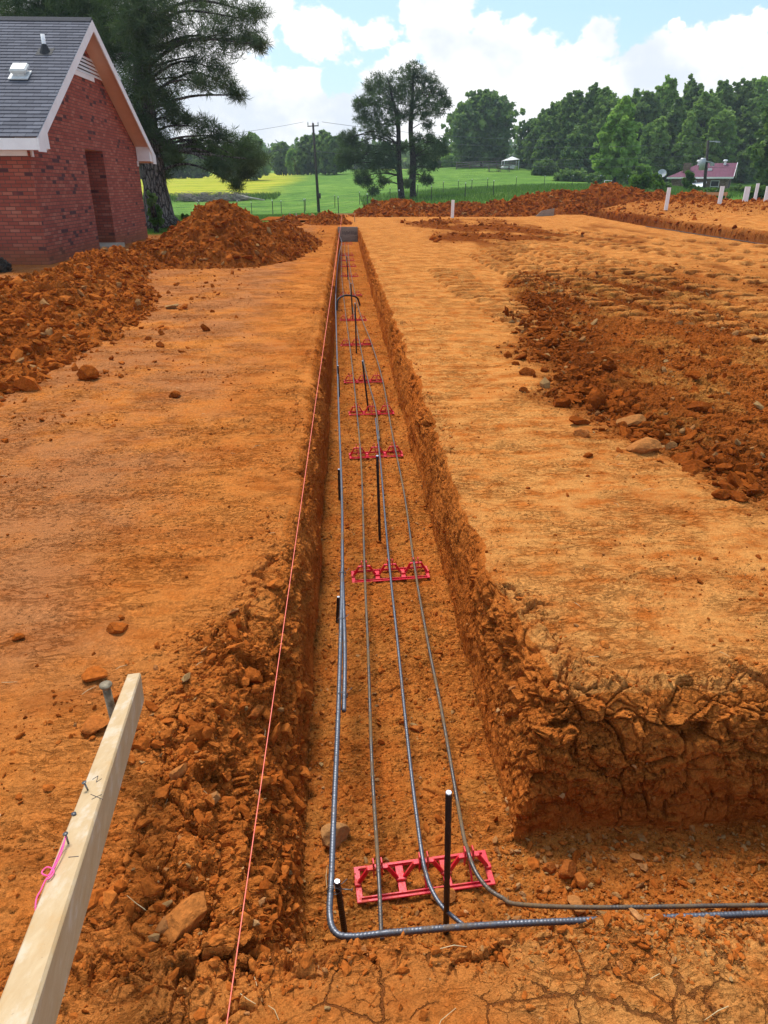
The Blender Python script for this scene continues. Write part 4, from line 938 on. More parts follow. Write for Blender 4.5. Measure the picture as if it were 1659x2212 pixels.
def build_house():
    xw, y0, y1 = -6.50, 16.80, 25.47; ym = (y0 + y1)/2; wh = 2.40; zb = -.35; dep = 11.
    hz = lambda y, e=2.60, sl=.575: e + (4.335 + .0 - abs(y - ym))*sl
    rt = empty('brick_house', (xw, ym, 0), 'red brick house with steep grey shingle gable roof and white trim', 'house')
    def put(mb, name, mat, parent=rt, smooth=False):
        o = mb.build(name, mat, parent, smooth)
        p = parent; off = Vector((0, 0, 0))
        o.location = -Vector((xw, ym, 0)) if parent is rt else (0, 0, 0); return o
    top = 2.58; slope = .575
    def gz(y): return top + (4.335 - abs(y - ym))*slope
    d0, d1, dh = y0 + 3.60, y0 + 5.08, 2.42
    w = MB()
    # gable front (x = xw plane) as polygons around the opening
    w.poly([(xw, y0, zb), (xw, d0, zb), (xw, d0, gz(d0)), (xw, y0, gz(y0))])
    w.poly([(xw, d1, zb), (xw, y1, zb), (xw, y1, gz(y1)), (xw, d1, gz(d1))])
    w.poly([(xw, d0, dh), (xw, d1, dh), (xw, d1, gz(d1)), (xw, ym, gz(ym)), (xw, d0, gz(d0))])
    # alcove
    ax = xw - 1.0
    w.poly([(ax, d0, zb), (xw, d0, zb), (xw, d0, dh), (ax, d0, dh)][::-1])
    w.poly([(ax, d1, zb), (xw, d1, zb), (xw, d1, dh), (ax, d1, dh)])
    w.poly([(ax, d0, zb), (ax, d1, zb), (ax, d1, dh), (ax, d0, dh)])
    # south, north, back walls
    w.poly([(xw - dep, y0, zb), (xw, y0, zb), (xw, y0, gz(y0)), (xw - dep, y0, gz(y0))])
    w.poly([(xw - dep, y1, zb), (xw, y1, zb), (xw, y1, gz(y1)), (xw - dep, y1, gz(y1))][::-1])
    w.poly([(xw - dep, y0, zb), (xw - dep, y1, zb), (xw - dep, y1, gz(y1)), (xw - dep, ym, gz(ym)), (xw - dep, y0, gz(y0))][::-1])
    put(w, 'wall', BRICK)
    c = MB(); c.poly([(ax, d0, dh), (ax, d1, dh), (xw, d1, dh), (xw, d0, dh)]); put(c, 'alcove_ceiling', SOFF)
    s = MB(); s.box(((ax + xw)/2 + .12, (d0 + d1)/2, .0), (1.24, d1 - d0 - .01, .22)); put(s, 'threshold', CONC)
    # roof: shingle courses as real steps on both slopes
    ov, eo = .44, .55
    xa, xb = xw - dep - .3, xw + ov
    rz = lambda y: top + .20 + (4.335 - abs(y - ym))*slope
    rf = MB(); uvs = []
    n = 37; ye = y0 - eo
    for sg in (1, -1):
        for k in range(n):
            ya = ye + (ym - ye)*k/n; yb2 = ye + (ym - ye)*(k + 1)/n
            za, zb2 = rz(ya), rz(yb2)
            Y = (lambda y: y) if sg == 1 else (lambda y: 2*ym - y)
            nrm = Vector((0, -slope, 1)).normalized()*.016
            p0 = (xa, Y(ya + nrm.y), za + nrm.z); p1 = (xb, Y(ya + nrm.y), za + nrm.z); p2 = (xb, Y(yb2), zb2 + .001); p3 = (xa, Y(yb2), zb2 + .001)
            q0 = (xa, Y(ya), za); q1 = (xb, Y(ya), za)
            if sg == 1: rf.add([p0, p1, p2, p3, q0, q1], [(0, 1, 2, 3), (4, 5, 1, 0)])
            else: rf.add([p0, p1, p2, p3, q0, q1], [(3, 2, 1, 0), (0, 1, 5, 4)])
    ro = put(rf, 'roof', SHING)
    uvl = ro.data.uv_layers[0]; me = ro.data
    for p in me.polygons:
        k = p.index//2
        for li in p.loop_indices:
            v = me.vertices[me.loops[li].vertex_index].co; uvl.data[li].uv = (v.x + .3, k + .5)
    rc = MB(); 
    for sg in (1, -1): rc.add([(xa, ym, rz(ym) + .045), (xb, ym, rz(ym) + .045), (xb, ym + sg*.16, rz(ym + .16) + .03), (xa, ym + sg*.16, rz(ym + .16) + .03)], [(0, 1, 2, 3)])
    rc.add([(xb, ym, rz(ym) + .045), (xb, ym - .16, rz(ym + .16) + .03), (xb, ym - .16, rz(ym + .16)), (xb, ym + .16, rz(ym + .16)), (xb, ym + .16, rz(ym + .16) + .03)], [(0, 1, 2, 3, 4)])
    put(rc, 'ridge_cap', mat_simple('dark_ridge', (.02, .022, .028), (.04, .04, .05), 20, .9), ro)
    # soffit slab under overhang, rake boards, eave fascia, returns
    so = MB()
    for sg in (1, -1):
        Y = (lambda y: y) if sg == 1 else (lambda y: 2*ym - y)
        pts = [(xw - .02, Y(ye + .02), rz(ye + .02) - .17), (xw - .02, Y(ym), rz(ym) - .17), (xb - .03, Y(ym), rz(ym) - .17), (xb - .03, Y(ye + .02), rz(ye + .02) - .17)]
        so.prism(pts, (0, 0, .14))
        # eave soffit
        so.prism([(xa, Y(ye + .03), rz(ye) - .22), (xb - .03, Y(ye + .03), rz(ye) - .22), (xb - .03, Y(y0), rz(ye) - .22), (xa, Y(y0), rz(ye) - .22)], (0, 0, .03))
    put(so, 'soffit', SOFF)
    for sg in (1, -1):
        Y = (lambda y: y) if sg == 1 else (lambda y: 2*ym - y)
        r = MB(); dz = .235
        pts = [(xb - .025, Y(ye), rz(ye) - .015), (xb - .025, Y(ym), rz(ym) - .005), (xb - .025, Y(ym), rz(ym) - dz - .005), (xb - .025, Y(ye + .42), rz(ye + .42) - dz), (xb - .025, Y(ye + .36), rz(ye) - .26), (xb - .025, Y(ye), rz(ye) - .26)]
        r.prism(pts, (.028, 0, 0)); put(r, 'rake_board', WHITE)
        r = MB(); r.box(((xa + xb - .03)/2, Y(ye + .012), rz(ye) - .125), (xb - xa - .03, .024, .21)); put(r, 'fascia', WHITE)
        r = MB(); r.prism([(xb - .03, Y(ye + .03), rz(ye) - .19), (xb - .03, Y(y0 + .12), rz(ye) - .19), (xb - .03, Y(y0 + .12), rz(y0) - .03), (xb - .03, Y(ye + .03), rz(ye) - .04)], (-ov + .04, 0, 0)); put(r, 'eave_return', WHITE)
        r = MB(); r.box((xw + .018, Y(y0 + .13), rz(ye) - .265), (.035, .10, .14)); put(r, 'corner_trim', WHITE)
    r = MB(); r.box(((xa + xw)/2, y0 - .012, rz(ye) - .27), (xw - xa - .05, .024, .10)); put(r, 'frieze_board', WHITE)
    # louvred gable vent
    vb = 4.12; hw = .60
    lv = MB(); lv.prism([(xw + .004, ym - hw - .25, vb - .08), (xw + .004, ym + hw + .25, vb - .08), (xw + .004, ym + hw + .25, vb + .03), (xw + .004, ym - hw - .25, vb + .03)], (.03, 0, 0))
    for k in range(5):
        z = vb + .07 + k*.085; h2 = max(.05, (gz(ym) - z)/slope - .02)
        lv.add([(xw + .045, ym - h2, z - .03), (xw + .045, ym + h2, z - .03), (xw + .006, ym + h2, z + .03), (xw + .006, ym - h2, z + .03), (xw + .045, ym - h2, z - .042), (xw + .045, ym + h2, z - .042)], [(0, 1, 2, 3), (4, 5, 1, 0)])
    lo = put(lv, 'gable_vent', WHITE)
    bk = MB(); bk.poly([(xw + .003, ym - hw - .2, vb), (xw + .003, ym + hw + .2, vb), (xw + .003, ym, gz(ym))]); put(bk, 'backing', DARKG, lo)
    # roof furniture
    def onroof(px, py):
        d = ray(px, py); # plane z = rz(y) south slope
        a = top + .20 + (4.335 - ym)*slope; k = (a - HC)/(d[2] - slope*d[1]); return EYE + d*k
    q = onroof(45, 166); v = MB(); rot = Euler((math.atan(slope), 0, 0)).to_matrix()
    v.box(q + np.array([0, -.03, .03]), (.42, .38, .02), rot); v.box(q + np.array([0, 0, .08]), (.24, .22, .10), rot)
    hd = MB(); hd.box(q + np.array([0, 0, .16]), (.36, .34, .10), rot, bev=.03)
    vo = put(v, 'roof_vent', mat_simple('galvanised', (.5, .5, .48), (.62, .62, .6), 6, .5)); put(hd, 'vent_hood', mat_simple('aged_white_plastic', (.58, .57, .52), (.68, .67, .62), 6, .5), vo)
    q = onroof(98, 112); v = MB(); v.tube([q - np.array([0, 0, .1]), q + np.array([0, 0, .34])], .045, 12); po = put(v, 'vent_pipe', PVC, rt, True)
    v = MB(); v.tube([q - np.array([0, .0, .06]), q + np.array([0, 0, .10]), q + np.array([0, 0, .15])], [.15, .075, .05], 12); v.box(q + np.array([0, -.02, .0]), (.36, .36, .01), rot); put(v, 'flashing', DARKG, po)
    q = np.array([xw + .05, y0 + .82, 2.36]); v = MB(); v.tube([q + np.array([-.05, 0, 0]), q + np.array([.03, 0, -.02])], [.03, .065], 10); put(v, 'floodlight', DARKG)
build_house()
# ---------------------------------------------------------------- distant house with purple roof
def mat_ribbed_roof():
    m, t, out = newmat('purple_metal_roof'); uv = t.n('ShaderNodeUVMap').outputs[0]; u = t.n('ShaderNodeSeparateXYZ', None, Vector=uv).outputs[0]
    f = t.math('FRACT', t.math('DIVIDE', u, .4)); rib = t.mrange(f, .0, .12, 1, 0)
    n_ = t.noise(pos(t), 1.2, 4); col = t.ramp(n_, [(.3, (.115, .030, .055)), (.7, (.15, .044, .075))])
    principled(t, out, col, .7, t.bump(rib, .05, .6), .0, .2); return m
TANB = mat_brick('tan_brick', [(0, (.10, .07, .055)), (.2, (.17, .11, .085)), (.6, (.23, .16, .12)), (1, (.30, .22, .17))], 0.)
def build_house2():
    Y0 = 104.; a = aty(1440, 385, Y0); b = aty(1585, 380, Y0 - 4.)   # left end and right end of the visible eave
    a[2] = b[2] = (a[2] + b[2])/2; ev = a[2]
    dv = Vector(b - a); L = dv.length; rz = math.atan2(dv.y, dv.x); gnd = ev - 2.9
    rt = empty('ranch_house', (a[0], a[1], gnd), 'distant low brick house with purple metal roof', 'house', None, rz)
    h = 2.9; dp = 8.5
    w = MB()
    for p in ([(0.6, .5, 0), (L - .5, .5, 0), (L - .5, .5, h), (.6, .5, h)], [(L - .5, .5, 0), (L - .5, dp - .5, 0), (L - .5, dp - .5, h), (L - .5, .5, h)], [(L - .5, dp - .5, 0), (.6, dp - .5, 0), (.6, dp - .5, h), (L - .5, dp - .5, h)][:3] + [(.6, dp - .5, h)], [(.6, dp - .5, 0), (.6, .5, 0), (.6, .5, h), (.6, dp - .5, h)]): w.poly(p)
    w.build('wall', TANB, rt)
    g = MB(); g.poly([(L - .48, .2, h), (L - .48, dp - .2, h), (L - .48, dp/2, h + 1.62)]); g.build('gable', mat_simple('grey_siding', (.30, .29, .26), (.36, .35, .31), 3, .8), rt)
    r = MB(); rh = 1.75; rg = 3.6
    v = [(0, 0, h), (L, 0, h), (L, dp/2, h + rh), (rg, dp/2, h + rh), (0, dp, h), (L, dp, h)]
    r.add(v, [(0, 1, 2, 3), (3, 2, 5, 4), (0, 3, 4)]); r.add([(0, 0, h - .12), (L, 0, h - .12), (L, 0, h), (0, 0, h)], [(0, 1, 2, 3)])
    ro = r.build('roof', mat_ribbed_roof(), rt)
    f = MB(); f.bar((0, -.03, h - .09), (L, -.03, h - .09), .05, .2); f.bar((L + .03, 0, h - .02), (L + .03, dp/2, h + rh - .02), .05, .22); f.bar((L + .03, dp, h - .02), (L + .03, dp/2, h + rh - .02), .05, .22); f.build('fascia', WHITE, rt)
    for k in (.42, .82):
        m = MB(); m.tube([(L*k, dp/2 - .5, h + rh - .4), (L*k, dp/2 - .5, h + rh + .25)], .16, 10); m.tube([(L*k, dp/2 - .5, h + rh + .22), (L*k, dp/2 - .5, h + rh + .42)], [.32, .2], 10); m.build('roof_vent', PVC, ro)
    m = MB(); m.box((L*.62, dp*.24, h + .95), (.5, .3, .3)); m.build('roof_hatch', WHITE, ro)
    m = MB(); m.box((L*.27, dp*.2, h + .9), (.9, .8, 1.7)); m.build('chimney', TANB, ro)
    for k in (.40, .74):
        wd = MB(); wd.box((L*k, .48, 1.75), (.95, .08, 1.35)); wo = wd.build('window', DARKG, rt)
        wd = MB(); 
        for dx in (-.5, .5): wd.box((L*k + dx, .44, 1.75), (.08, .06, 1.5))
        for dz in (-.7, 0, .7): wd.box((L*k, .436, 1.75 + dz), (1.0, .06, .08))
        wd.build('frame', mat_simple('window_frame', (.5, .5, .48), (.6, .6, .58), 5, .6), wo)
    wd = MB(); wd.box((L - .48, 3.6, 1.9), (.08, 1., 1.2)); wd.build('window', DARKG, rt)
    aw = MB(); aw.prism([(L*.40, .4, 2.1), (L*.62, .4, 2.3), (L*.62, -2.0, 1.7), (L*.40, -2.0, 1.6)], (0, 0, .08)); aw.build('awning', PVC, rt)
    aw = MB()
    for x in (L*.41, L*.61): aw.bar((x, -1.9, 0), (x, -1.9, 1.7), .1, .1)
    aw.box((L*.52, -.9, .75), (L*.16, 1.8, 1.5)); aw.build('porch', mat_simple('dark_timber', (.05, .03, .025), (.09, .06, .05), 4, .8), rt)
build_house2()
# ---------------------------------------------------------------- poles and lines
POLE = mat_simple('dark_pole_timber', (.035, .028, .025), (.075, .06, .05), 5, .9, .004)
GALV = mat_simple('galvanised_fittings', (.38, .39, .40), (.5, .51, .52), 7, .5, 0, .5, .3)
def pole(label, base, top, r0, r1, arm=True, trans=False, name='utility_pole'):
    base, top = np.array(base), np.array(top); rt = empty(name, tuple(base), label, 'pole'); d = top - base
    MB().tube([(0, 0, -.5), tuple(d*.5), tuple(d)], [r0, (r0 + r1)/2, r1], 10).build('mast', POLE, rt, True)
    if arm:
        m = MB(); m.bar((d[0] - .5, d[1], d[2] - .25), (d[0] + .5, d[1], d[2] - .2), .07, .08); m.build('crossarm', POLE, rt)
        for x in (-.45, 0, .45):
            m = MB(); m.tube([(d[0] + x, d[1], d[2] - .2), (d[0] + x, d[1], d[2] + .0), (d[0] + x, d[1], d[2] + .12)], [.03, .05, .02], 8); m.build('insulator', GALV, rt, True)
    if trans:
        m = MB(); m.tube([(d[0] - .35, d[1] - .3, d[2] - 2.9), (d[0] - .35, d[1] - .3, d[2] - 1.8), (d[0] - .35, d[1] - .3, d[2] - 1.72)], [.30, .30, .2], 12); m.build('transformer', GALV, rt, True)
        m = MB(); m.bar((d[0], d[1] - .2, d[2] - 2.0), (d[0] + .9, d[1] - .2, d[2] - 2.2), .12, .12); m.box((d[0] + .8, d[1] - .2, d[2] - 2.35), (.4, .3, .3)); m.build('switch', GALV, rt)
        m = MB(); m.bar((d[0], d[1], d[2] - .1), (d[0] + .95, d[1] - .2, d[2] - .12), .1, .1); m.box((d[0] + 1.0, d[1] - .2, d[2] - .17), (.4, .22, .16)); m.build('lamp_head', GALV, rt)
    return rt
pb = aty(690, 471, 72.); ptp = aty(676, 266, 72.); pole('tall dark leaning utility pole standing in the meadow', pb, ptp, .15, .09)
jb = MB(); jb.box((.05, -.2, 1.9), (.3, .3, .45)); o = jb.build('meter_box', POLE, bpy.data.objects['utility_pole'])
p2b = aty(1520, 425, 84.); p2t = aty(1530, 303, 84.); pole('dark utility pole with transformer before the purple roofed house', p2b, p2t, .18, .13, False, True)
p3b = aty(1487, 362, 118.); p3b[2] -= 2.5; p3t = aty(1495, 317, 118.); r3 = pole('pale street lamp pole rising behind the purple roofed house', p3b, p3t, .12, .1, False, False, 'street_lamp'); 
m = MB(); dd = p3t - p3b; m.bar(tuple(dd), tuple(dd + np.array([1.0, 0, .25])), .1, .1); m.box(tuple(dd + np.array([1.1, 0, .25])), (.6, .3, .2)); m.build('lamp_head', GALV, r3); r3.children[0].data.materials[0] = GALV
LINE = mat_simple('line_wire', (.10, .10, .105), (.14, .14, .145), 5, .6)
def wire(label, a, b, sag, r=.016):
    a, b = np.array(a), np.array(b); P = [a + (b - a)*k + np.array([0, 0, -sag*4*k*(1 - k)]) for k in np.linspace(0, 1, 30)]
    tag(MB().tube(P, r, 5).build('power_line', LINE, None, True, tuple(P[0])), label, 'power line', 'overhead power lines')
wire('upper power line from the meadow pole to the left', ptp + [-.8, 0, .1], aty(180, 300, 66.), .5, .013); wire('lower power line from the meadow pole to the left', ptp + [0, 0, -1.6], aty(300, 345, 66.), .4, .013)
wire('power line from the meadow pole to the right', ptp + [.8, 0, .1], aty(1230, 300, 100.), .5, .016); wire('lowest power line from the meadow pole to the far right', ptp + [0, 0, -2.2], aty(1240, 352, 100.), .5, .014)
wire('topmost power line from the transformer pole to the left', p2t + [0, 0, -.15], aty(900, 305, 95.), .6, .012); wire('second power line from the transformer pole to the left', p2t + [0, 0, -1.4], aty(900, 330, 95.), .6, .012)
wire('lowest power line from the transformer pole to the left', p2t + [0, 0, -2.2], aty(940, 345, 95.), .6, .012); wire('upper power line from the transformer pole to the right', p2t + [0, 0, -.15], aty(1900, 298, 80.), .4, .012); wire('lower power line from the transformer pole to the right', p2t + [0, 0, -2.6], aty(1900, 340, 80.), .4, .014)
# ---------------------------------------------------------------- field fences, brush pile, far farmyard
TPOST = mat_simple('green_steel_post', (.025, .035, .02), (.06, .06, .04), 9, .7); TIP = mat_simple('white_post_tip', (.7, .7, .66), (.8, .8, .75), 9, .6)
def fence(label, pts, h, r, name='wire_fence', wires=3, tips=True):
    P = [np.array([x, y, float(meadow_z(x, y))]) for x, y in pts]; rt = empty(name, tuple(P[0]), label, 'fence')
    for p in P:
        q = p - P[0]; m = MB(); m.tube([tuple(q + [0, 0, -.3]), tuple(q + [rnd.uniform(-.04, .04), 0, h])], r, 6); o = m.build('post', TPOST, rt)
        if tips: MB().tube([tuple(q + [0, 0, h]), tuple(q + [0, 0, h + .10])], r*1.15, 6).build('tip', TIP, o)
    m = MB()
    for k in range(wires):
        z = h*(.35 + .6*k/max(1, wires - 1)); m.tube([tuple(p - P[0] + [0, 0, z]) for p in P], .006, 4)
    m.build('strands', LINE, rt)
fence('near field fence of thin dark posts at the foot of the meadow', [(-17 + k*2.75 + rnd.uniform(-.3, .3), 62 + k*.55) for k in range(12)], 1.25, .035)
fence('second field fence of thin posts farther up the meadow', [(-16 + k*3.0 + rnd.uniform(-.3, .3), 84 + k*.2) for k in range(11)], 1.2, .035)
fence('field fence of thin posts crossing the slope behind the berm', [(13 + k*3.4, 88 + k*.4) for k in range(9)], 1.2, .03)
def stick(mb, c, L, r, a, e):
    d = np.array([math.cos(a)*math.cos(e), math.sin(a)*math.cos(e), math.sin(e)])*L/2; k = np.array([rnd.uniform(-.1, .1), rnd.uniform(-.1, .1), rnd.uniform(-.05, .1)])*L
    mb.tube([tuple(c - d), tuple(c + k*.5), tuple(c + d)], [r, r*.85, r*.45], 5)
bx = aty(465, 414, 105.); rt = empty('brush_pile', (bx[0], bx[1], float(meadow_z(bx[0], bx[1]))), 'long pile of grey cut branches in the meadow', 'brush pile')
m = MB()
for k in range(420):
    x = rnd.uniform(-4.6, 4.2); hgt = .35 + .5*abs(math.sin(x*1.3 + .6)) + .25*math.sin(x*2.9); c = np.array([x, rnd.gauss(0, .8), rnd.uniform(.0, 1)*max(.2, hgt)]); stick(m, c, rnd.uniform(.8, 2.6), rnd.uniform(.015, .06), rnd.uniform(-.7, .7) + rnd.choice([0, PI]), rnd.uniform(-.3, .45))
o = m.build('branches', mat_simple('dead_wood', (.13, .105, .085), (.30, .26, .22), 3, .9), rt); o['kind'] = 'stuff'
m = MB(); m.tube([(2.9, -.8, .75), (4.2, -1., .45), (6.6, -1.3, .1)], [.14, .13, .08], 8); m.build('log', mat_simple('bare_log', (.40, .34, .28), (.5, .44, .38), 3, .8), rt, True)
RAIL = mat_simple('grey_rail_timber', (.11, .085, .065), (.20, .16, .13), 4, .9)
def rail_fence(label, pts, h, n):
    P = [np.array([x, y, float(meadow_z(x, y))]) for x, y in pts]; rt = empty('rail_fence', tuple(P[0]), label, 'fence')
    for p in P: MB().bar(tuple(p - P[0] + [0, 0, -.3]), tuple(p - P[0] + [0, 0, h]), .16, .16).build('post', RAIL, rt)
    m = MB()
    for k in range(n):
        z = h*(.3 + .62*k/max(1, n - 1))
        for a, b in zip(P[:-1], P[1:]): m.bar(tuple(a - P[0] + [0, -.1, z]), tuple(b - P[0] + [0, -.1, z]), .05, .17)
    m.build('rails', RAIL, rt)
rail_fence('grey wooden rail fence on the crest of the meadow', [(22.0 + k*2.6, 152) for k in range(6)], 1.3, 3)
# picnic shelter with white canopy
q = aty(1102, 356, 146.); gz_ = float(meadow_z(q[0], q[1])); rt = empty('canopy_shelter', (q[0], q[1], gz_), 'small white canopied shelter under the trees on the crest', 'shelter'); rt.scale = (.62, .62, .62)
m = MB(); m.add([(-2.4, -2, 2.3), (2.4, -2, 2.7), (2.4, 2, 2.7), (-2.4, 2, 2.3), (.4, 0, 3.5)], [(0, 1, 4), (1, 2, 4), (2, 3, 4), (3, 0, 4), (3, 2, 1, 0)]); m.build('canopy', PVC, rt)
for x in (-2.2, 2.2):
    for y in (-1.8, 1.8): MB().bar((x, y, 0), (x, y, 2.4), .12, .12).build('post', PVC, rt)
m = MB(); m.box((-.5, 0, .9), (3.6, 2.4, .5), bev=.15); m.box((-.9, 0, .4), (4.2, 2.2, .6), bev=.1); m.build('covered_load', PVC, rt)
def picnic(px, py, yy, label):
    q = aty(px, py, yy); g = float(meadow_z(q[0], q[1])); rt = empty('picnic_table', (q[0], q[1], g), label, 'table', 'picnic tables'); DT = RAIL
    MB().box((0, 0, .95), (2.4, .9, .1)).build('table_top', DT, rt)
    for y in (-.85, .85): MB().box((0, y, .55), (2.4, .3, .08)).build('bench', DT, rt)
    for x in (-.8, .8):
        m = MB(); m.bar((x, -.8, -.1), (x, -.2, .9), .09, .09, (1, 0, 0)); m.bar((x, .8, -.1), (x, .2, .9), .09, .09, (1, 0, 0)); m.bar((x, -.9, .5), (x, .9, .5), .08, .1, (0, 0, 1)); m.build('leg', DT, rt)
picnic(1066, 360, 141., 'dark picnic table left of the white shelter'); picnic(1090, 360, 140., 'dark picnic table in front of the white shelter')
# white goal like frame by the trees
q = aty(1312, 405, 92.); g = float(meadow_z(q[0], q[1])); m = MB()
for x in (-.42, .42): m.tube([(x, 0, -.2), (x, 0, .75)], .03, 8)
m.tube([(-.42, 0, .75), (.42, 0, .75)], .03, 8); o = m.build('pipe_frame', PVC, None, True, None); o.location = (q[0], q[1], q[2]); tag(o, 'small white pipe frame in the grass below the bright green tree', 'frame')
# satellite dishes at far house
for (px, py, yy, lab) in ((1430, 374, 100., 'white satellite dish at the left end of the purple roofed house'), (1387, 367, 100., 'grey round dish beside the small round bush')):
    q = aty(px, py, yy); m = MB(); n = 14; vs = [(0, .12, 0)] + [(math.cos(2*PI*k/n)*.55, 0, math.sin(2*PI*k/n)*.55) for k in range(n)]; m.add(vs, [(0, 1 + k, 1 + (k + 1) % n) for k in range(n)]); m.add([(a, b + .03, c) for a, b, c in vs], [(0, 1 + (k + 1) % n, 1 + k) for k in range(n)])
    m.tube([(0, .1, 0), (0, .15, -.5), (0, .15, -1.9)], .05, 6); o = m.build('satellite_dish', GALV, None); o.location = tuple(q); o.rotation_euler = (-.5, 0, -.4); tag(o, lab, 'dish')
# ---------------------------------------------------------------- trees
def mat_leaf(name, stops, trans=.3, tcol=(.16, .26, .03)):
    m, t, out = newmat(name); ti = t.attr('tint')
    col = t.ramp(ti, stops)
    d = t.n('ShaderNodeBsdfDiffuse', None, Color=col, Roughness=.6)
    tr = t.n('ShaderNodeBsdfTranslucent', None, Color=t.mix(.5, col, tcol))
    mx = t.n('ShaderNodeMixShader', None, _0=trans, _1=d.outputs[0], _2=tr.outputs[0])
    gl = t.n('ShaderNodeBsdfGlossy', None, Color=(.5, .5, .5, 1), Roughness=.5)
    m2 = t.n('ShaderNodeMixShader', None, _0=.03, _1=mx.outputs[0], _2=gl.outputs[0])
    t.L.new(m2.outputs[0], out.inputs[0]); return m
NEEDLE = mat_leaf('pine_needles', [(0, (.028, .048, .026)), (.5, (.055, .090, .040)), (1, (.10, .145, .06))], .25)
BROAD = mat_leaf('broad_leaves', [(0, (.055, .115, .042)), (.5, (.125, .215, .062)), (1, (.24, .35, .095))], .45)
MIDG = mat_leaf('mid_green_leaves', [(0, (.10, .19, .05)), (.5, (.20, .33, .075)), (1, (.32, .45, .11))], .45)
BRIGHT = mat_leaf('bright_leaves', [(0, (.16, .30, .05)), (.5, (.27, .46, .08)), (1, (.38, .56, .12))], .5)
OLIVE = mat_leaf('olive_leaves', [(0, (.06, .10, .016)), (.5, (.13, .19, .022)), (1, (.24, .28, .03))], .35)
WEED = mat_leaf('weed_leaves', [(0, (.03, .075, .012)), (.5, (.06, .14, .02)), (1, (.12, .22, .035))], .35)
def mat_bark(name, c1, c2, c3):
    m, t, out = newmat(name); P = t.n('ShaderNodeTexCoord').outputs['Object']
    w = t.vmath('MULTIPLY', P, (7., 7., 1.6)); a = t.n('ShaderNodeTexVoronoi', {'feature': 'DISTANCE_TO_EDGE'}, Vector=t.vmath('ADD', w, t.n('ShaderNodeVectorMath', {'operation': 'SCALE'}, _0=t.noise(P, 3., 4, .6, 0, 1), Scale=.8).outputs[0]), Scale=1.3).outputs[0]
    nz = t.noise(P, 14., 6, .7); h = t.mrange(a, .0, .16)
    col = t.mix(h, c1, t.mix(t.mrange(nz, .35, .7), c2, c3))
    principled(t, out, col, .95, t.bump(t.math('ADD', h, t.math('MULTIPLY', nz, .4)), .05, 1.), 0., .1); return m
BARK = mat_bark('pine_bark', (.035, .028, .025), (.12, .10, .09), (.24, .21, .19))
BARKD = mat_bark('dark_bark', (.022, .018, .016), (.055, .045, .04), (.10, .085, .075))
def leaf_quads(ctr, n_per, spread, size, r, flat=1., tint_sd=.12, tint0=None, up=0.):
    """rhombic leaves around clump centres"""
    N = len(ctr)*n_per; c = np.repeat(ctr, n_per, 0); sp = np.repeat(spread, n_per)[:, None] if np.ndim(spread) else spread
    g = r.normal(size=(N, 3)); g /= np.maximum(np.linalg.norm(g, axis=1, keepdims=True), 1e-6); g *= (r.random((N, 1))**.45); g[:, 2] *= flat
    p = c + g*sp
    a = r.normal(size=(N, 3)); a[:, 2] += up; a /= np.linalg.norm(a, axis=1, keepdims=True)
    b = np.cross(a, r.normal(size=(N, 3))); b /= np.maximum(np.linalg.norm(b, axis=1, keepdims=True), 1e-6)
    s = size*r.uniform(.6, 1.35, (N, 1)); w = s*r.uniform(.35, .55, (N, 1))
    V = np.stack([p - a*s*.5, p + b*w - a*s*.05, p + a*s*.5, p - b*w - a*s*.05], 1).reshape(-1, 3)
    F = np.arange(N*4).reshape(N, 4)
    t0 = np.repeat(tint0 if tint0 is not None else r.random(len(ctr)), n_per)
    T = np.repeat(np.clip(t0 + r.normal(0, tint_sd, N), 0, 1), 4)
    return V, F, T
def needle_tufts(ctr, k, L, w, r, tint0):
    """each tuft: k thin blades radiating from a twig tip, mostly upward and outward"""
    N = len(ctr)*k; c = np.repeat(ctr, k, 0)
    ax = r.normal(size=(len(ctr), 3))*.55; ax[:, 2] += .35; ax /= np.linalg.norm(ax, axis=1, keepdims=True)
    d = np.repeat(ax, k, 0)*.55 + r.normal(size=(N, 3))*.75; d /= np.linalg.norm(d, axis=1, keepdims=True)
    b = np.cross(d, r.normal(size=(N, 3))); b /= np.maximum(np.linalg.norm(b, axis=1, keepdims=True), 1e-6)
    l = L*r.uniform(.65, 1.2, (N, 1))
    p0 = c - np.repeat(ax, k, 0)*L*.35*r.random((N, 1))
    V = np.stack([p0 - b*w*.6, p0 + d*l*.55 - b*w*.5 , p0 + d*l, p0 + d*l*.5 + b*w*.6], 1).reshape(-1, 3)
    T = np.repeat(np.clip(np.repeat(tint0, k) + r.normal(0, .10, N), 0, 1), 4)
    return V, np.arange(N*4).reshape(N, 4), T
def blob_points(c, rad, n, r, hollow=.45, flat=1.):
    g = r.normal(size=(n, 3)); g /= np.linalg.norm(g, axis=1, keepdims=True); g *= (hollow + (1 - hollow)*r.random((n, 1))**.6); g[:, 2] *= flat
    return np.array(c) + g*np.array(rad)
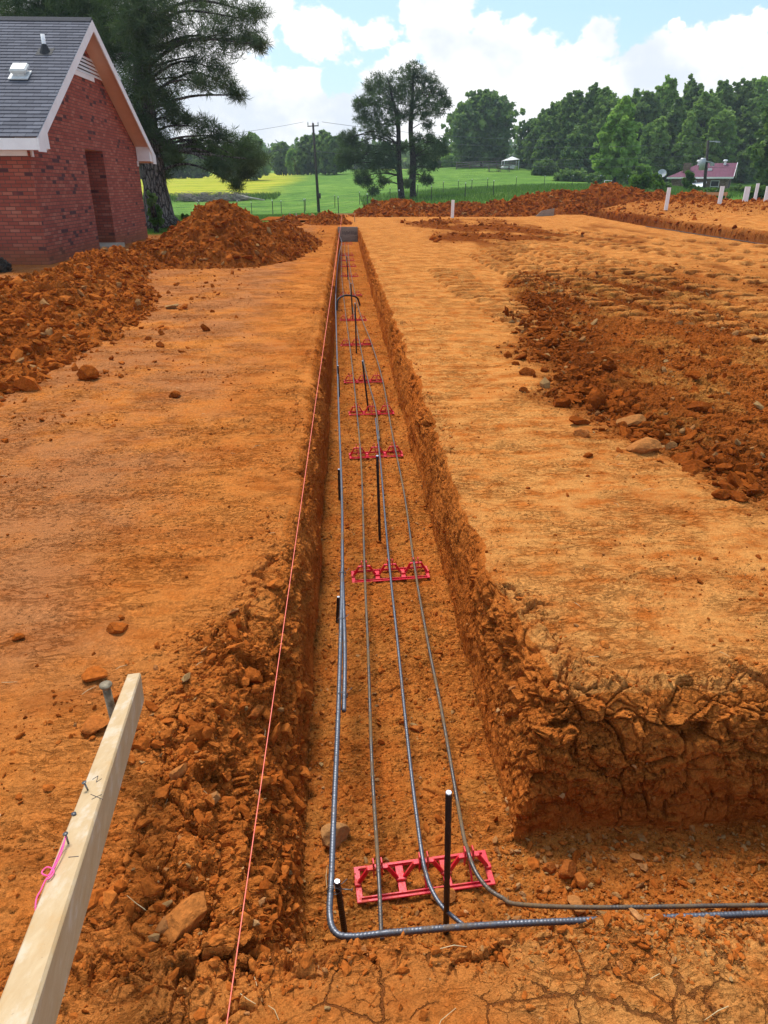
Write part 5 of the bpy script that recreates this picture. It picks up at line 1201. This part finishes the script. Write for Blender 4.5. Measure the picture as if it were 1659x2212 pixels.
def tree(name, label, cat, group, base, trunk, blobs, leafmat, bark, leaf, seed, limb_r=.06, flat=.8, twigs=4, sub=lambda rad: 10):
    """trunk: [(x,y,z,r)...] world; blobs: [(x,y,z,r)]; leaf: dict(kind, n, size, spread...)"""
    r = np.random.default_rng(seed); base = np.array(base, float)
    rt = empty(name, tuple(base), label, cat, group)
    tr = np.array(trunk, float); tb = MB()
    pp = spline(tr[:, :3], .6); cs = np.concatenate([[0], np.cumsum(np.linalg.norm(np.diff(tr[:, :3], axis=0), axis=1))]); ps = np.concatenate([[0], np.cumsum(np.linalg.norm(np.diff(pp, axis=0), axis=1))])
    rr = np.interp(ps, cs, tr[:, 3])*(1 + .05*r.normal(size=len(ps))); tb.tube(pp - base, list(rr), 12 if tr[0, 3] > .3 else 8)
    ctrs, tints, spr = [], [], []
    for bi, (x, y, z, br) in enumerate(blobs):
        c = np.array([x, y, z]); 
        dist = np.linalg.norm(pp - c, axis=1); want = c[2] - (.12*np.min(dist) if c[2] > base[2] + 2.5 else -.5); j = int(np.argmin(np.abs(pp[:, 2] - want) + .35*dist))
        j = min(j, len(pp) - 1); a = pp[j]; L = np.linalg.norm(c - a)
        if L > .4:
            mid = a + (c - a)*.5 + np.array([0, 0, .10*L]) + r.normal(size=3)*.06*L
            path = spline([a, mid, c], max(.25, L/8)); l0 = min(rr[j]*.5, limb_r*.8 + .010*L); tb.tube(path - base, list(np.linspace(l0, l0*.3, len(path))), 6)
        n = sub(br); q = blob_points(c, (br*1.3, br*1.3, br*1.1), n, r, .12, flat)
        for k in range(min(twigs, n)):
            e = q[k]; mid = (c + e)/2 + r.normal(size=3)*.1*br; tb.tube(np.array([c, mid, e]) - base, [limb_r*.3, limb_r*.2, limb_r*.08], 4)
        ctrs.append(q); tints.append(np.clip(r.normal(.5, .13) + r.normal(0, .16, n), 0, 1)); spr.append(np.full(n, br))
    tb.build('trunk', bark, rt, True)
    ctr = np.concatenate(ctrs); ti = np.concatenate(tints); sp = np.concatenate(spr)
    if leaf['kind'] == 'needle': V, F, T = needle_tufts(ctr, leaf['n'], leaf['size'], leaf['w'], r, ti)
    else: V, F, T = leaf_quads(ctr, leaf['n'], sp*leaf['spread'], leaf['size'], r, .8, .12, ti)
    o = mesh_np('crown', V - base, F, leafmat, rt, dict(tint=T)); return rt
def PXB(lst, yy, dep=1., seed=0):
    r = np.random.default_rng(seed); out = []
    for (px, py, rp) in lst:
        y = yy + r.uniform(-dep, dep); p = aty(px, py, y); out.append((p[0], p[1], p[2], rp/1640*yy))
    return out
def PXT(lst, yy): return [(*aty(px, py, yy), rp/1640*yy) for (px, py, rp) in lst]
# big loblolly behind the house
Yp = 31.
t = PXT([(352, 492, 42), (345, 470, 30), (335, 400, 25), (322, 320, 23), (313, 240, 21), (308, 150, 18), (303, 60, 15), (298, -40, 12), (292, -200, 8), (288, -380, 3)], Yp)
bl = [(330, 20, 62), (260, 50, 60), (400, 55, 55), (455, 25, 40), (525, 40, 26), (350, 110, 58), (280, 120, 50), (425, 120, 40), (395, 165, 36), (440, 175, 26), (340, 180, 45), (285, 190, 40), (470, 150, 24), (490, 185, 22), (515, 205, 13), (540, 85, 24), (560, 95, 14), (555, 30, 20), (500, 95, 26), (470, 75, 30), (335, 235, 34), (290, 250, 36), (270, 210, 36), (245, 130, 40), (230, 90, 40),
      (372, 262, 20), (405, 258, 18), (440, 275, 24), (475, 292, 26), (510, 308, 28), (540, 325, 26), (555, 345, 20), (520, 345, 28), (480, 335, 26), (445, 318, 22), (415, 312, 14), (490, 368, 22), (530, 372, 18), (512, 398, 12), (462, 355, 16), (318, 300, 30), (345, 318, 26), (330, 345, 24), (370, 330, 16), (380, 350, 18), (300, 340, 20), (348, 372, 18), (360, 208, 22), (375, 235, 16),
      (300, -60, 70), (400, -40, 60), (220, -30, 60), (480, -40, 50), (330, -140, 70), (250, -130, 60), (420, -130, 50), (300, -230, 60), (290, -310, 40)]
fr = [(aty(a, b_, Yp - d_)[0], Yp - d_, aty(a, b_, Yp - d_)[2], q_/1640*Yp) for a, b_, q_, d_ in ((310, 40, 34, 1.4), (300, 90, 30, 1.3), (325, 130, 34, 1.5), (300, 165, 28, 1.2), (320, 205, 26, 1.2), (335, 30, 40, 1.8), (350, 80, 34, 1.7), (285, 60, 34, 1.6), (305, 0, 40, 1.5), (340, 290, 20, .9), (312, 270, 20, .9))]
tree('pine_tree', 'huge dark pine towering beside the brick house', 'tree', 'pine trees', aty(350, 490, Yp), t, PXB(bl, Yp, 1.6, 1) + fr, NEEDLE, BARK, dict(kind='needle', n=20, size=.33, w=.016), 1, .035, .85, 6, lambda r: int(18 + 62*r))
for (dx, yy, lab, sd) in ((0, 36, 'dark pine rising behind the house ridge near the gable', 2), (-105, 38, 'dark pine at the upper left corner behind the roof', 3)):
    t = PXT([(215 + dx, 470, 22), (212 + dx, 300, 18), (210 + dx, 60, 14), (208 + dx, -150, 8), (206 + dx, -300, 3)], yy)
    bl = [(a + dx*1.0, b, c) for a, b, c in [(210, 30, 50), (160, 20, 45), (120, 40, 34), (250, 60, 40), (185, 70, 34), (130, 0, 50), (240, 0, 50), (180, -60, 60), (240, -80, 55), (130, -90, 50), (200, -160, 55), (205, -240, 40), (90, 60, 26), (270, 110, 34), (150, 55, 24)]]
    tree('pine_tree', lab, 'tree', 'pine trees', aty(215 + dx, 470, yy), t, PXB(bl, yy, 1.6, sd), NEEDLE, BARK, dict(kind='needle', n=18, size=.38, w=.02), sd, .05, .75, 5, lambda r: int(26 + 70*r))
# the pair of pines in the meadow
Yc = 75.
t = PXT([(868, 432, 8), (865, 400, 6.5), (861, 340, 5.5), (860, 270, 4.5), (848, 215, 3), (838, 170, 1.2)], Yc)
bl = [(820, 175, 22), (800, 195, 16), (838, 195, 20), (790, 225, 22), (815, 220, 22), (845, 225, 18), (785, 255, 18), (808, 258, 24), (838, 262, 22), (800, 285, 20), (830, 292, 18), (775, 225, 10), (857, 250, 14), (760, 295, 16), (745, 300, 14), (775, 315, 20), (750, 330, 18), (800, 330, 24), (770, 345, 20), (830, 330, 20), (745, 355, 14), (815, 360, 20), (785, 372, 18), (845, 355, 16), (795, 395, 13), (828, 392, 12), (775, 390, 8), (755, 315, 14), (735, 345, 10), (808, 412, 9), (840, 318, 14)]
tree('pine_tree', 'left pine of the meadow pair, with low spreading boughs', 'tree', 'pine trees', aty(866, 432, Yc), t, PXB(bl, Yc, 1.2, 5), NEEDLE, BARKD, dict(kind='needle', n=16, size=.42, w=.04), 5, .04, .85, 6, lambda r: int(16 + 50*r))
t = PXT([(894, 436, 8), (891, 400, 7), (892, 340, 6), (887, 280, 5), (891, 220, 3.6), (893, 150, 1.2)], Yc + 1)
t2 = bl = [(890, 148, 16), (870, 165, 20), (905, 165, 18), (925, 175, 18), (885, 185, 22), (940, 195, 18), (915, 200, 22), (860, 195, 16), (955, 210, 14), (930, 225, 20), (900, 225, 20), (965, 225, 10), (875, 215, 16), (945, 240, 14), (915, 250, 14), (925, 270, 10), (880, 250, 14), (900, 300, 14), (925, 300, 16), (950, 312, 16), (905, 325, 18), (935, 330, 16), (870, 318, 14), (960, 325, 10), (915, 345, 16), (895, 365, 14), (930, 360, 14), (915, 385, 12), (880, 395, 9), (925, 392, 8)]
tree('pine_tree', 'right pine of the meadow pair, taller with an airy crown', 'tree', 'pine trees', aty(894, 436, Yc + 1), t, PXB(bl, Yc + 1, 1.2, 6), NEEDLE, BARKD, dict(kind='needle', n=16, size=.42, w=.04), 6, .04, .85, 6, lambda r: int(14 + 44*r))
# broad trees, by outline
def auto_tree(name, label, group, px, ytop, ybase, wpx, yy, mat, seed, shape='round', gap=.0, leaf=.55, cat='tree', low=.25, dens=1.):
    """broad-leaved tree inside an uneven envelope, given its outline at a distance yy"""
    r = np.random.default_rng(seed); k = yy/1640.; b = aty(px, ybase, yy); g = float(meadow_z(b[0], b[1])); top = aty(px, ytop, yy)[2]
    H = (top - g)*.95; Wd = wpx*k*.46; z0 = g + low*H
    N = int(dens*(180 + 30*Wd*H*.35))
    u = r.random(N*3); f = low + (1 - low)*u**.9; th = r.uniform(0, 2*PI, N*3); rad = r.random(N*3)**.38
    if shape == 'cone': prof = np.minimum(1, (1.03 - f)*1.7)**.8*(.5 + .5*ss(low - .05, low + .25, f))
    else: prof = np.where(f > .55, np.sqrt(np.clip(1 - ((f - .55)/.46)**2, 0, 1)), .70 + .30*ss(low, .55, f))
    dx, dy = np.cos(th), np.sin(th)
    lump = 1 + .65*n3(dx*1.6 + seed, dy*1.6, f*5) + .6*n3(dx*4 + seed, dy*4, f*13) + .7*n3(dx*9, dy*9 + seed, f*30)
    R_ = Wd*prof*np.clip(lump, .35, 1.45)*rad
    fz = f + .09*n3(dx*2 + 3*seed, dy*2, f*0 + 2) + .06*n3(dx*7 + 3*seed, dy*7, f*6 + 2)
    p = np.stack([b[0] + dx*R_, yy + dy*R_*.8, g + fz*H], 1)
    keep = n3(p[:, 0]/Wd*2.1 + seed*7, p[:, 1]/Wd*2.1, p[:, 2]/Wd*2.1) > -.16 + gap
    p = p[keep][:N]; fr = r.random(len(p)) < .30; ctr0 = np.array([b[0], yy, g + .5*H]); p[fr] = ctr0 + (p[fr] - ctr0)*np.array([1.22, 1.22, 1.10])*r.uniform(.95, 1.08, (fr.sum(), 1)); p[:, 2] = np.maximum(p[:, 2], z0*.6 + g*.4)
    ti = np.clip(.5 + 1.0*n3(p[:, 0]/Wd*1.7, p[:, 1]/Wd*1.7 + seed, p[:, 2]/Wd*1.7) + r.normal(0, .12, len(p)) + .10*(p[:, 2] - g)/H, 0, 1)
    base = np.array([b[0], yy, g]); rt = empty(name, tuple(base), label, cat, group)
    r0 = max(.10, H*.018); tb = MB(); sw = r.normal(0, .03*H, 2)
    tp = spline([(0, 0, -.3), (sw[0]*.2, 0, .3*H), (sw[0]*.6, sw[1]*.4, .6*H), (sw[0], sw[1], .9*H)], H/14); tb.tube(tp, list(np.linspace(r0*1.25, r0*.2, len(tp))), 8)
    for q in p[r.integers(0, len(p), 16)]:
        e = q - base; j2 = int(np.clip((e[2]/H - .22)*len(tp), 2, len(tp) - 1)); a = tp[j2]; mid = (a + e)/2 + np.array([0, 0, .04*H]); tb.tube(spline([a, mid, e], H/18), list(np.linspace(r0*.4, r0*.08, len(spline([a, mid, e], H/18)))), 5)
    tb.build('trunk', BARKD, rt, True)
    V, F, T = leaf_quads(p, 20, np.where(fr, max(.28, Wd*.09), max(.4, Wd*.17))*r.uniform(.6, 1.5, len(p)), leaf, r, .8, .10, ti, .2)
    mesh_np('crown', V - base, F, mat, rt, dict(tint=T)); return rt
auto_tree('oak_tree', 'round dark oak standing alone on the crest of the meadow', None, 1040, 203, 357, 128, 160., BROAD, 21, 'round', leaf=.75, low=.12, dens=1.3)
auto_tree('poplar_tree', 'bright pale green tree in front of the dark wood', None, 1326, 208, 398, 88, 96., BRIGHT, 22, 'cone', leaf=.5, low=.1, dens=1.2)
lft = [(612, 308, 372, 44, 190, BROAD, 'dark rounded tree'), (632, 325, 374, 24, 185, BRIGHT, 'small bright green tree'), (672, 290, 378, 56, 170, BROAD, 'tall loose green tree behind the utility pole'), (703, 285, 380, 40, 165, BROAD, 'narrow dark tree'), (722, 295, 382, 52, 160, BROAD, 'broad dark tree'), (655, 330, 378, 36, 178, OLIVE, 'low olive tree'), (548, 290, 372, 50, 150, BROAD, 'loose green tree at the tip of the pine boughs'), (500, 315, 390, 60, 150, BROAD, 'spreading tree behind the brush pile'), (430, 310, 392, 70, 190, BROAD, 'wide hazy tree left of the meadow'), (370, 320, 392, 70, 190, BROAD, 'dark tree behind the pine trunk'), (320, 310, 392, 70, 185, BROAD, 'dark tree beside the house corner'), (565, 340, 374, 40, 215, BRIGHT, 'low pale bush like tree at the yellow field edge')]
for i, (px, yt, yb, w, yy, m_, l) in enumerate(lft):
    auto_tree('field_tree', l if len(l.split()) > 4 else l + [' left of the utility pole', ' below the left tree group', '', ' right of the utility pole', ' beside the pair of pines', ' under the utility pole trees'][i % 6], 'trees around the left field', px, yt, yb, w, yy, m_, 60 + i, leaf=.6 if m_ is BROAD else .55, low=.08, dens=.9)
for i, (px, yt, yb, w, yy, m_, l) in enumerate([(955, 318, 362, 34, 175, OLIVE, 'low yellow green bush right of the pine pair'), (985, 310, 362, 34, 180, BROAD, 'dark small tree left of the lone oak'), (935, 300, 360, 30, 185, BROAD, 'small conifer behind the right meadow pine'), (1000, 325, 362, 30, 178, OLIVE, 'olive shrub at the foot of the lone oak'), (970, 335, 363, 28, 172, BRIGHT, 'pale green shrub on the crest by the rail fence')]):
    auto_tree('field_tree', l, 'trees around the left field', px, yt, yb, w, yy, m_, 90 + i, leaf=.55, low=.05)
wood = [(1146, 255, 366, 54, 150), (1165, 240, 372, 56, 145), (1195, 218, 378, 62, 140), (1228, 203, 384, 66, 135), (1262, 193, 388, 74, 132), (1290, 197, 392, 66, 130), (1305, 215, 394, 50, 126), (1378, 205, 398, 66, 128), (1415, 178, 398, 50, 132), (1440, 215, 398, 60, 122), (1468, 182, 398, 56, 130), (1500, 200, 398, 70, 124), (1535, 185, 398, 64, 128), (1570, 180, 398, 66, 130), (1610, 170, 398, 62, 134), (1600, 220, 398, 64, 122), (1635, 205, 398, 60, 126), (1345, 212, 396, 60, 136), (1540, 240, 398, 56, 118), (1470, 250, 398, 56, 118), (1180, 290, 374, 44, 138), (1250, 270, 388, 56, 126), (1215, 208, 386, 26, 138), (1350, 190, 396, 28, 140), (1455, 176, 398, 26, 136), (1520, 182, 398, 26, 134), (1588, 166, 398, 30, 138), (1395, 196, 398, 24, 136), (1400, 260, 398, 56, 120)]
ORD = 'first second third fourth fifth sixth seventh eighth ninth tenth eleventh twelfth thirteenth fourteenth fifteenth sixteenth seventeenth eighteenth nineteenth twentieth'.split() + ['twenty first', 'twenty second', 'twenty third', 'twenty fourth', 'twenty fifth', 'twenty sixth', 'twenty seventh', 'twenty eighth', 'twenty ninth', 'thirtieth', 'thirty first']
for i, (px, yt, yb, w, yy) in enumerate(sorted(wood)):
    br = i in (8, 11, 14, 17, 20); ol = px in (1415, 1610)
    auto_tree('wood_tree', ('lighter green' if (br or ol or (px > 1450 and i % 2)) else 'dark green') + ' tall tree, ' + ORD[i] + ' from the left in the wood', 'trees of the wood at the right', px, yt, yb, w*1.12, yy, BRIGHT if ol else (MIDG if br or px > 1450 and i % 2 else BROAD), 120 + i, 'cone' if (i % 3 == 1 or w < 32) else 'round', leaf=.55, low=.06, dens=1.15)
auto_tree('maple_tree', 'large leafy green tree cut off by the right edge', None, 1672, 195, 415, 100, 78., BROAD, 171, 'round', leaf=.42, low=.06, dens=2.2)
auto_tree('maple_tree', 'small green tree by the right end of the purple roof', None, 1606, 318, 398, 50, 119., BROAD, 172, 'round', leaf=.45, low=.1)
def shrub(label, px, pt, pb, wpx, yy, mat, seed, leaf=.16, dens=1., name='shrub', cat='shrub', base=None):
    r = np.random.default_rng(seed); b = aty(px, pb, yy); z0 = b[2] if base is None else base; h = (pb - pt)/1640*yy; w = wpx/1640*yy
    n = int(16*dens + 6); c = np.array([b[0], yy, z0]); q = blob_points((b[0], yy, z0 + h*.5), (w*.46, w*.40, h*.46), n, r, .3)
    rt = empty(name, tuple(c), label, cat); m = MB()
    for k in range(min(n, 12)): m.tube([(r.normal(0, .05), r.normal(0, .05), -.3), tuple((q[k] - c)*.5 + r.normal(size=3)*.05*h), tuple(q[k] - c)], [.03, .02, .006], 5)
    m.build('stems', BARKD, rt, True)
    V, F, T = leaf_quads(q, int(60*dens), w*.17, leaf, r, .9, .14, None, .3); mesh_np('foliage', V - c, F, mat, rt, dict(tint=T))
shrub('big feathery bright green shrub beside the berm', 1388, 383, 432, 78, 62., WEED, 201, .26, 2.2)
shrub('dark leafy shrub with white flowers in front of the feathery one', 1403, 412, 436, 36, 58., BROAD, 202, .16, 1.2)
shrub('tall weedy shrub before the left end of the purple roof', 1482, 372, 425, 22, 80., WEED, 203, .3, 1.6)
shrub('dark shrub left of the transformer pole', 1432, 396, 430, 36, 78., BROAD, 204, .26, 1.4)
shrub('round dark bush in front of the far brick wall', 1592, 402, 430, 34, 70., BROAD, 205, .22, 1.6)
shrub('low weeds behind the orange batter board', 1535, 416, 434, 70, 60., WEED, 206, .2, 1.8)
shrub('low weedy bush between transformer pole and batter board', 1500, 404, 432, 36, 72., WEED, 207, .22, 1.4)
shrub('round green bush beside the grey dish', 1389, 353, 386, 34, 96., BRIGHT, 208, .34, 1.2)
shrub('pale weeds at the right behind the standpipes', 1640, 405, 434, 60, 55., WEED, 209, .2, 1.4)
shrub('long scrub bush at the edge of the wood', 1240, 375, 402, 80, 112., BROAD, 210, .4, 1.6)
shrub('scrub bush below the left end of the wood', 1175, 352, 384, 60, 130., BROAD, 211, .45, 1.4)
shrub('scrub bush at the trunk of the bright green tree', 1290, 380, 408, 60, 104., BROAD, 212, .4, 1.4)
shrub('scrub bush right of the bright green tree', 1350, 376, 405, 60, 104., BROAD, 213, .4, 1.4)
shrub('leafy weed growing at the foot of the huge pine', 338, 448, 494, 36, 28.5, WEED, 214, .10, 1.6)
shrub('thin leafy weed beside the house corner and the pine', 330, 415, 450, 20, 28.2, BROAD, 215, .09, .8)
shrub('small weed on the grass behind the pointed heap', 402, 462, 486, 18, 27.5, WEED, 216, .09, .7)
shrub('dark dry weeds at the foot of the house wall', 8, 560, 592, 40, 15.4, mat_simple('dry_weed', (.04, .035, .03), (.10, .09, .07), 9, .9), 217, .10, 1.2)
# far wooded horizon
def treeline():
    r = np.random.default_rng(9); th = np.linspace(-.9, .9, 420); c = []
    for a in th:
        d = r.uniform(300, 345); x, y = d*math.sin(a), d*math.cos(a); g = float(meadow_z(x, y)) - 1; h = r.uniform(6, 12)
        for k in range(4): c.append((x + r.normal(0, 1.5), y, g + h*(k + .6)/4.2))
    V, F, T = leaf_quads(np.array(c), 26, 2.6, 2.0, r); o = mesh_np('treeline', V, F, BROAD, None, dict(tint=T)); tag(o, 'far wooded horizon beyond the fields', 'trees', None, 'stuff')
treeline()
# lawn blades near the pine, rough grass along the pad edge
def grass(label, x0, x1, y0, y1, n, h, seed, mat, zf):
    r = np.random.default_rng(seed); x = r.uniform(x0, x1, n); y = r.uniform(y0, y1, n); z = zf(x, y)
    p = np.stack([x, y, z], 1); hh = h*r.uniform(.5, 1.4, n)[:, None]; a = r.uniform(0, 2*PI, n); d = np.stack([np.cos(a), np.sin(a), 0*a], 1)*hh*.22; l = r.normal(0, .35, (n, 3))*hh; l[:, 2] = 0
    V = np.stack([p - d*.5, p + d*.5, p + l + np.array([0, 0, 1])*hh], 1).reshape(-1, 3)
    o = mesh_np('grass', V, np.arange(n*3).reshape(n, 3), mat, None, dict(tint=np.repeat(r.random(n), 3))); tag(o, label, 'grass', None, 'stuff')
LAWN = mat_leaf('lawn_blades', [(0, (.05, .12, .015)), (.5, (.09, .20, .03)), (1, (.17, .30, .05))], .3)
grass('mown lawn beside the huge pine', -11, -4.6, 28.3, 37, 26000, .07, 5, LAWN, lambda x, y: 0*x - .0)
grass('rough grass where the meadow meets the dirt', -16, -1.5, 46.6, 66, 26000, .2, 6, LAWN, lambda x, y: meadow_z(x, y))
grass('taller dark grass along the edge of the yellow field', -40, -9, 104, 113, 5000, .45, 7, WEED, lambda x, y: meadow_z(x, y))
grass('rough pasture grass above the berm', 2, 45, 60, 100, 40000, .28, 8, LAWN, lambda x, y: meadow_z(x, y))
# ---------------------------------------------------------------- sky, sun, camera
SUN_AZ, SUN_EL = math.radians(-24), math.radians(60)      # azimuth from +y towards +x
sd = np.array([math.sin(SUN_AZ)*math.cos(SUN_EL), math.cos(SUN_AZ)*math.cos(SUN_EL), math.sin(SUN_EL)])
sl_ = bpy.data.lights.new('sun', 'SUN'); sl_.energy = SUN_E; sl_.angle = math.radians(SUN_ANG); sl_.color = (1., .955, .88)
so = bpy.data.objects.new('sun', sl_); C.objects.link(so); so.rotation_euler = Vector(-sd).to_track_quat('-Z', 'Y').to_euler(); so.location = (0, 0, 30)
hm = bpy.data.materials.new('thin_haze'); hm.use_nodes = True; hm.node_tree.nodes.clear(); ht = NT(hm)
hv = ht.n('ShaderNodeVolumePrincipled', None, Color=(.80, .88, 1., 1), Density=HAZE, Anisotropy=.25); ho = ht.n('ShaderNodeOutputMaterial'); ht.L.new(hv.outputs[0], ho.inputs[1])
tag(MB().box((0, 150, 13), (900, 640, 46)).build('haze', hm), 'thin pale summer haze over the fields', 'haze', None, 'stuff')
wd = bpy.data.worlds.new('World'); bpy.context.scene.world = wd; wd.use_nodes = True; wd.node_tree.nodes.clear(); t = NT(wd)
wout = t.n('ShaderNodeOutputWorld')
sky = t.n('ShaderNodeTexSky', {'sky_type': 'NISHITA', 'sun_disc': False, 'sun_elevation': SUN_EL, 'sun_rotation': SUN_AZ, 'air_density': 1.0, 'dust_density': 1.2, 'ozone_density': 1.0})
dirv = t.n('ShaderNodeTexCoord').outputs['Generated']
wz = t.n('ShaderNodeSeparateXYZ', None, Vector=dirv).outputs[2]
stv = t.vmath('MULTIPLY', dirv, (1, 1, 1.5))
nA = t.noise(stv, 5.5, 9, .58, .15); nB = t.noise(stv, 17., 8, .62, .2); nW = t.noise(stv, 7., 5, .6, 0, 1)
wv = t.vmath('ADD', dirv, t.n('ShaderNodeVectorMath', {'operation': 'SCALE'}, _0=t.vmath('SUBTRACT', nW, (.5, .5, .5)), Scale=.10).outputs[0])
# cumulus heaps: (direction by photo pixel, angular radius in px); negative = clear gap
CL = [(430, 120, 150), (540, 40, 110), (690, 90, 75), (790, 95, 75), (520, 230, 150), (640, 250, 90), (960, 60, 105), (900, 20, 60), (1080, 130, 90), (1010, 210, 130), (1160, 220, 130), (860, 240, 130), (780, 300, 120), (1310, 80, 70), (1270, 110, 50), (1480, 130, 70), (1560, 120, 70), (1620, 150, 60), (1400, 180, 120), (1550, 210, 110), (1650, 50, 26), (1462, 45, 18), (1260, 230, 120), (330, 260, 170), (200, 120, 150), (60, 60, 150)]
dens = None
for (px, py, rp) in CL:
    d = ray(px, py); d /= np.linalg.norm(d)
    q = t.vmath('DISTANCE', wv, tuple(d), 1)
    v = t.math('SUBTRACT', .98, t.math('DIVIDE', q, rp*.9/1560.))
    dens = v if dens is None else t.math('SMOOTH_MAX', dens, v, False, .12)
gen = t.math('MULTIPLY', t.math('SUBTRACT', nA, .50), 3.2)               # cloud cover all round the sky
outside = t.mrange(t.vmath('DISTANCE', dirv, tuple(ray(830, 150)/np.linalg.norm(ray(830, 150))), 1), .55, .85)
dens = t.math('MAXIMUM', dens, t.math('SUBTRACT', gen, t.mrange(outside, 0, 1, 1.2, .12)))
hz_ = t.mrange(wz, .02, .14, .40, 0.)
dn = t.math('ADD', t.math('ADD', dens, t.math('MULTIPLY', t.math('SUBTRACT', nA, .5), 1.5)), t.math('MULTIPLY', t.math('SUBTRACT', nB, .5), 1.5))
dn = t.math('ADD', dn, hz_)
mask = t.mrange(dn, .02, .20)
core = t.mrange(t.math('ADD', t.math('MULTIPLY', t.math('SUBTRACT', t.noise(t.vmath('ADD', stv, (.012, -.01, .03)), 6.5, 6, .55), .5), 2.2), t.math('MULTIPLY', dn, .20)), .04, .50)
ccol = t.mix(core, (1.0*CLOUD, 1.0*CLOUD, 1.0*CLOUD), (.72*CLOUD, .78*CLOUD, .86*CLOUD))
thin = t.mrange(nA, .35, .65, .04, .22)
skyc = t.mix(1., sky.outputs[0], (SKY_S, SKY_S, SKY_S), 'MULTIPLY')
skyc = t.mix(t.math('MAXIMUM', thin, t.mrange(wz, .0, .22, .50, 0.)), skyc, (.80*CLOUD, .90*CLOUD, 1.0*CLOUD))
final = t.mix(mask, t.mix(.55, skyc, (.235, .395, .585)), ccol)
bg = t.n('ShaderNodeBackground', None, Color=final, Strength=1.0); t.L.new(bg.outputs[0], wout.inputs[0])
cam = bpy.data.cameras.new('camera'); co = bpy.data.objects.new('camera', cam); C.objects.link(co)
cam.sensor_fit = 'HORIZONTAL'; cam.sensor_width = 36; cam.lens = 36*PF/PW; cam.clip_start = .05; cam.clip_end = 3000
co.location = (0, 0, HC); co.rotation_euler = (PI/2 - PITCH, 0, -YAW)
sc = bpy.context.scene; sc.camera = co
sc.view_settings.view_transform = 'Standard'; sc.view_settings.look = 'None'; sc.view_settings.exposure = EXPO; sc.view_settings.gamma = 1
sc.render.engine = 'CYCLES'; cy = sc.cycles; cy.use_denoising = True; cy.max_bounces = 6; cy.diffuse_bounces = 3; cy.transparent_max_bounces = 6; cy.caustics_reflective = False; cy.caustics_refractive = False
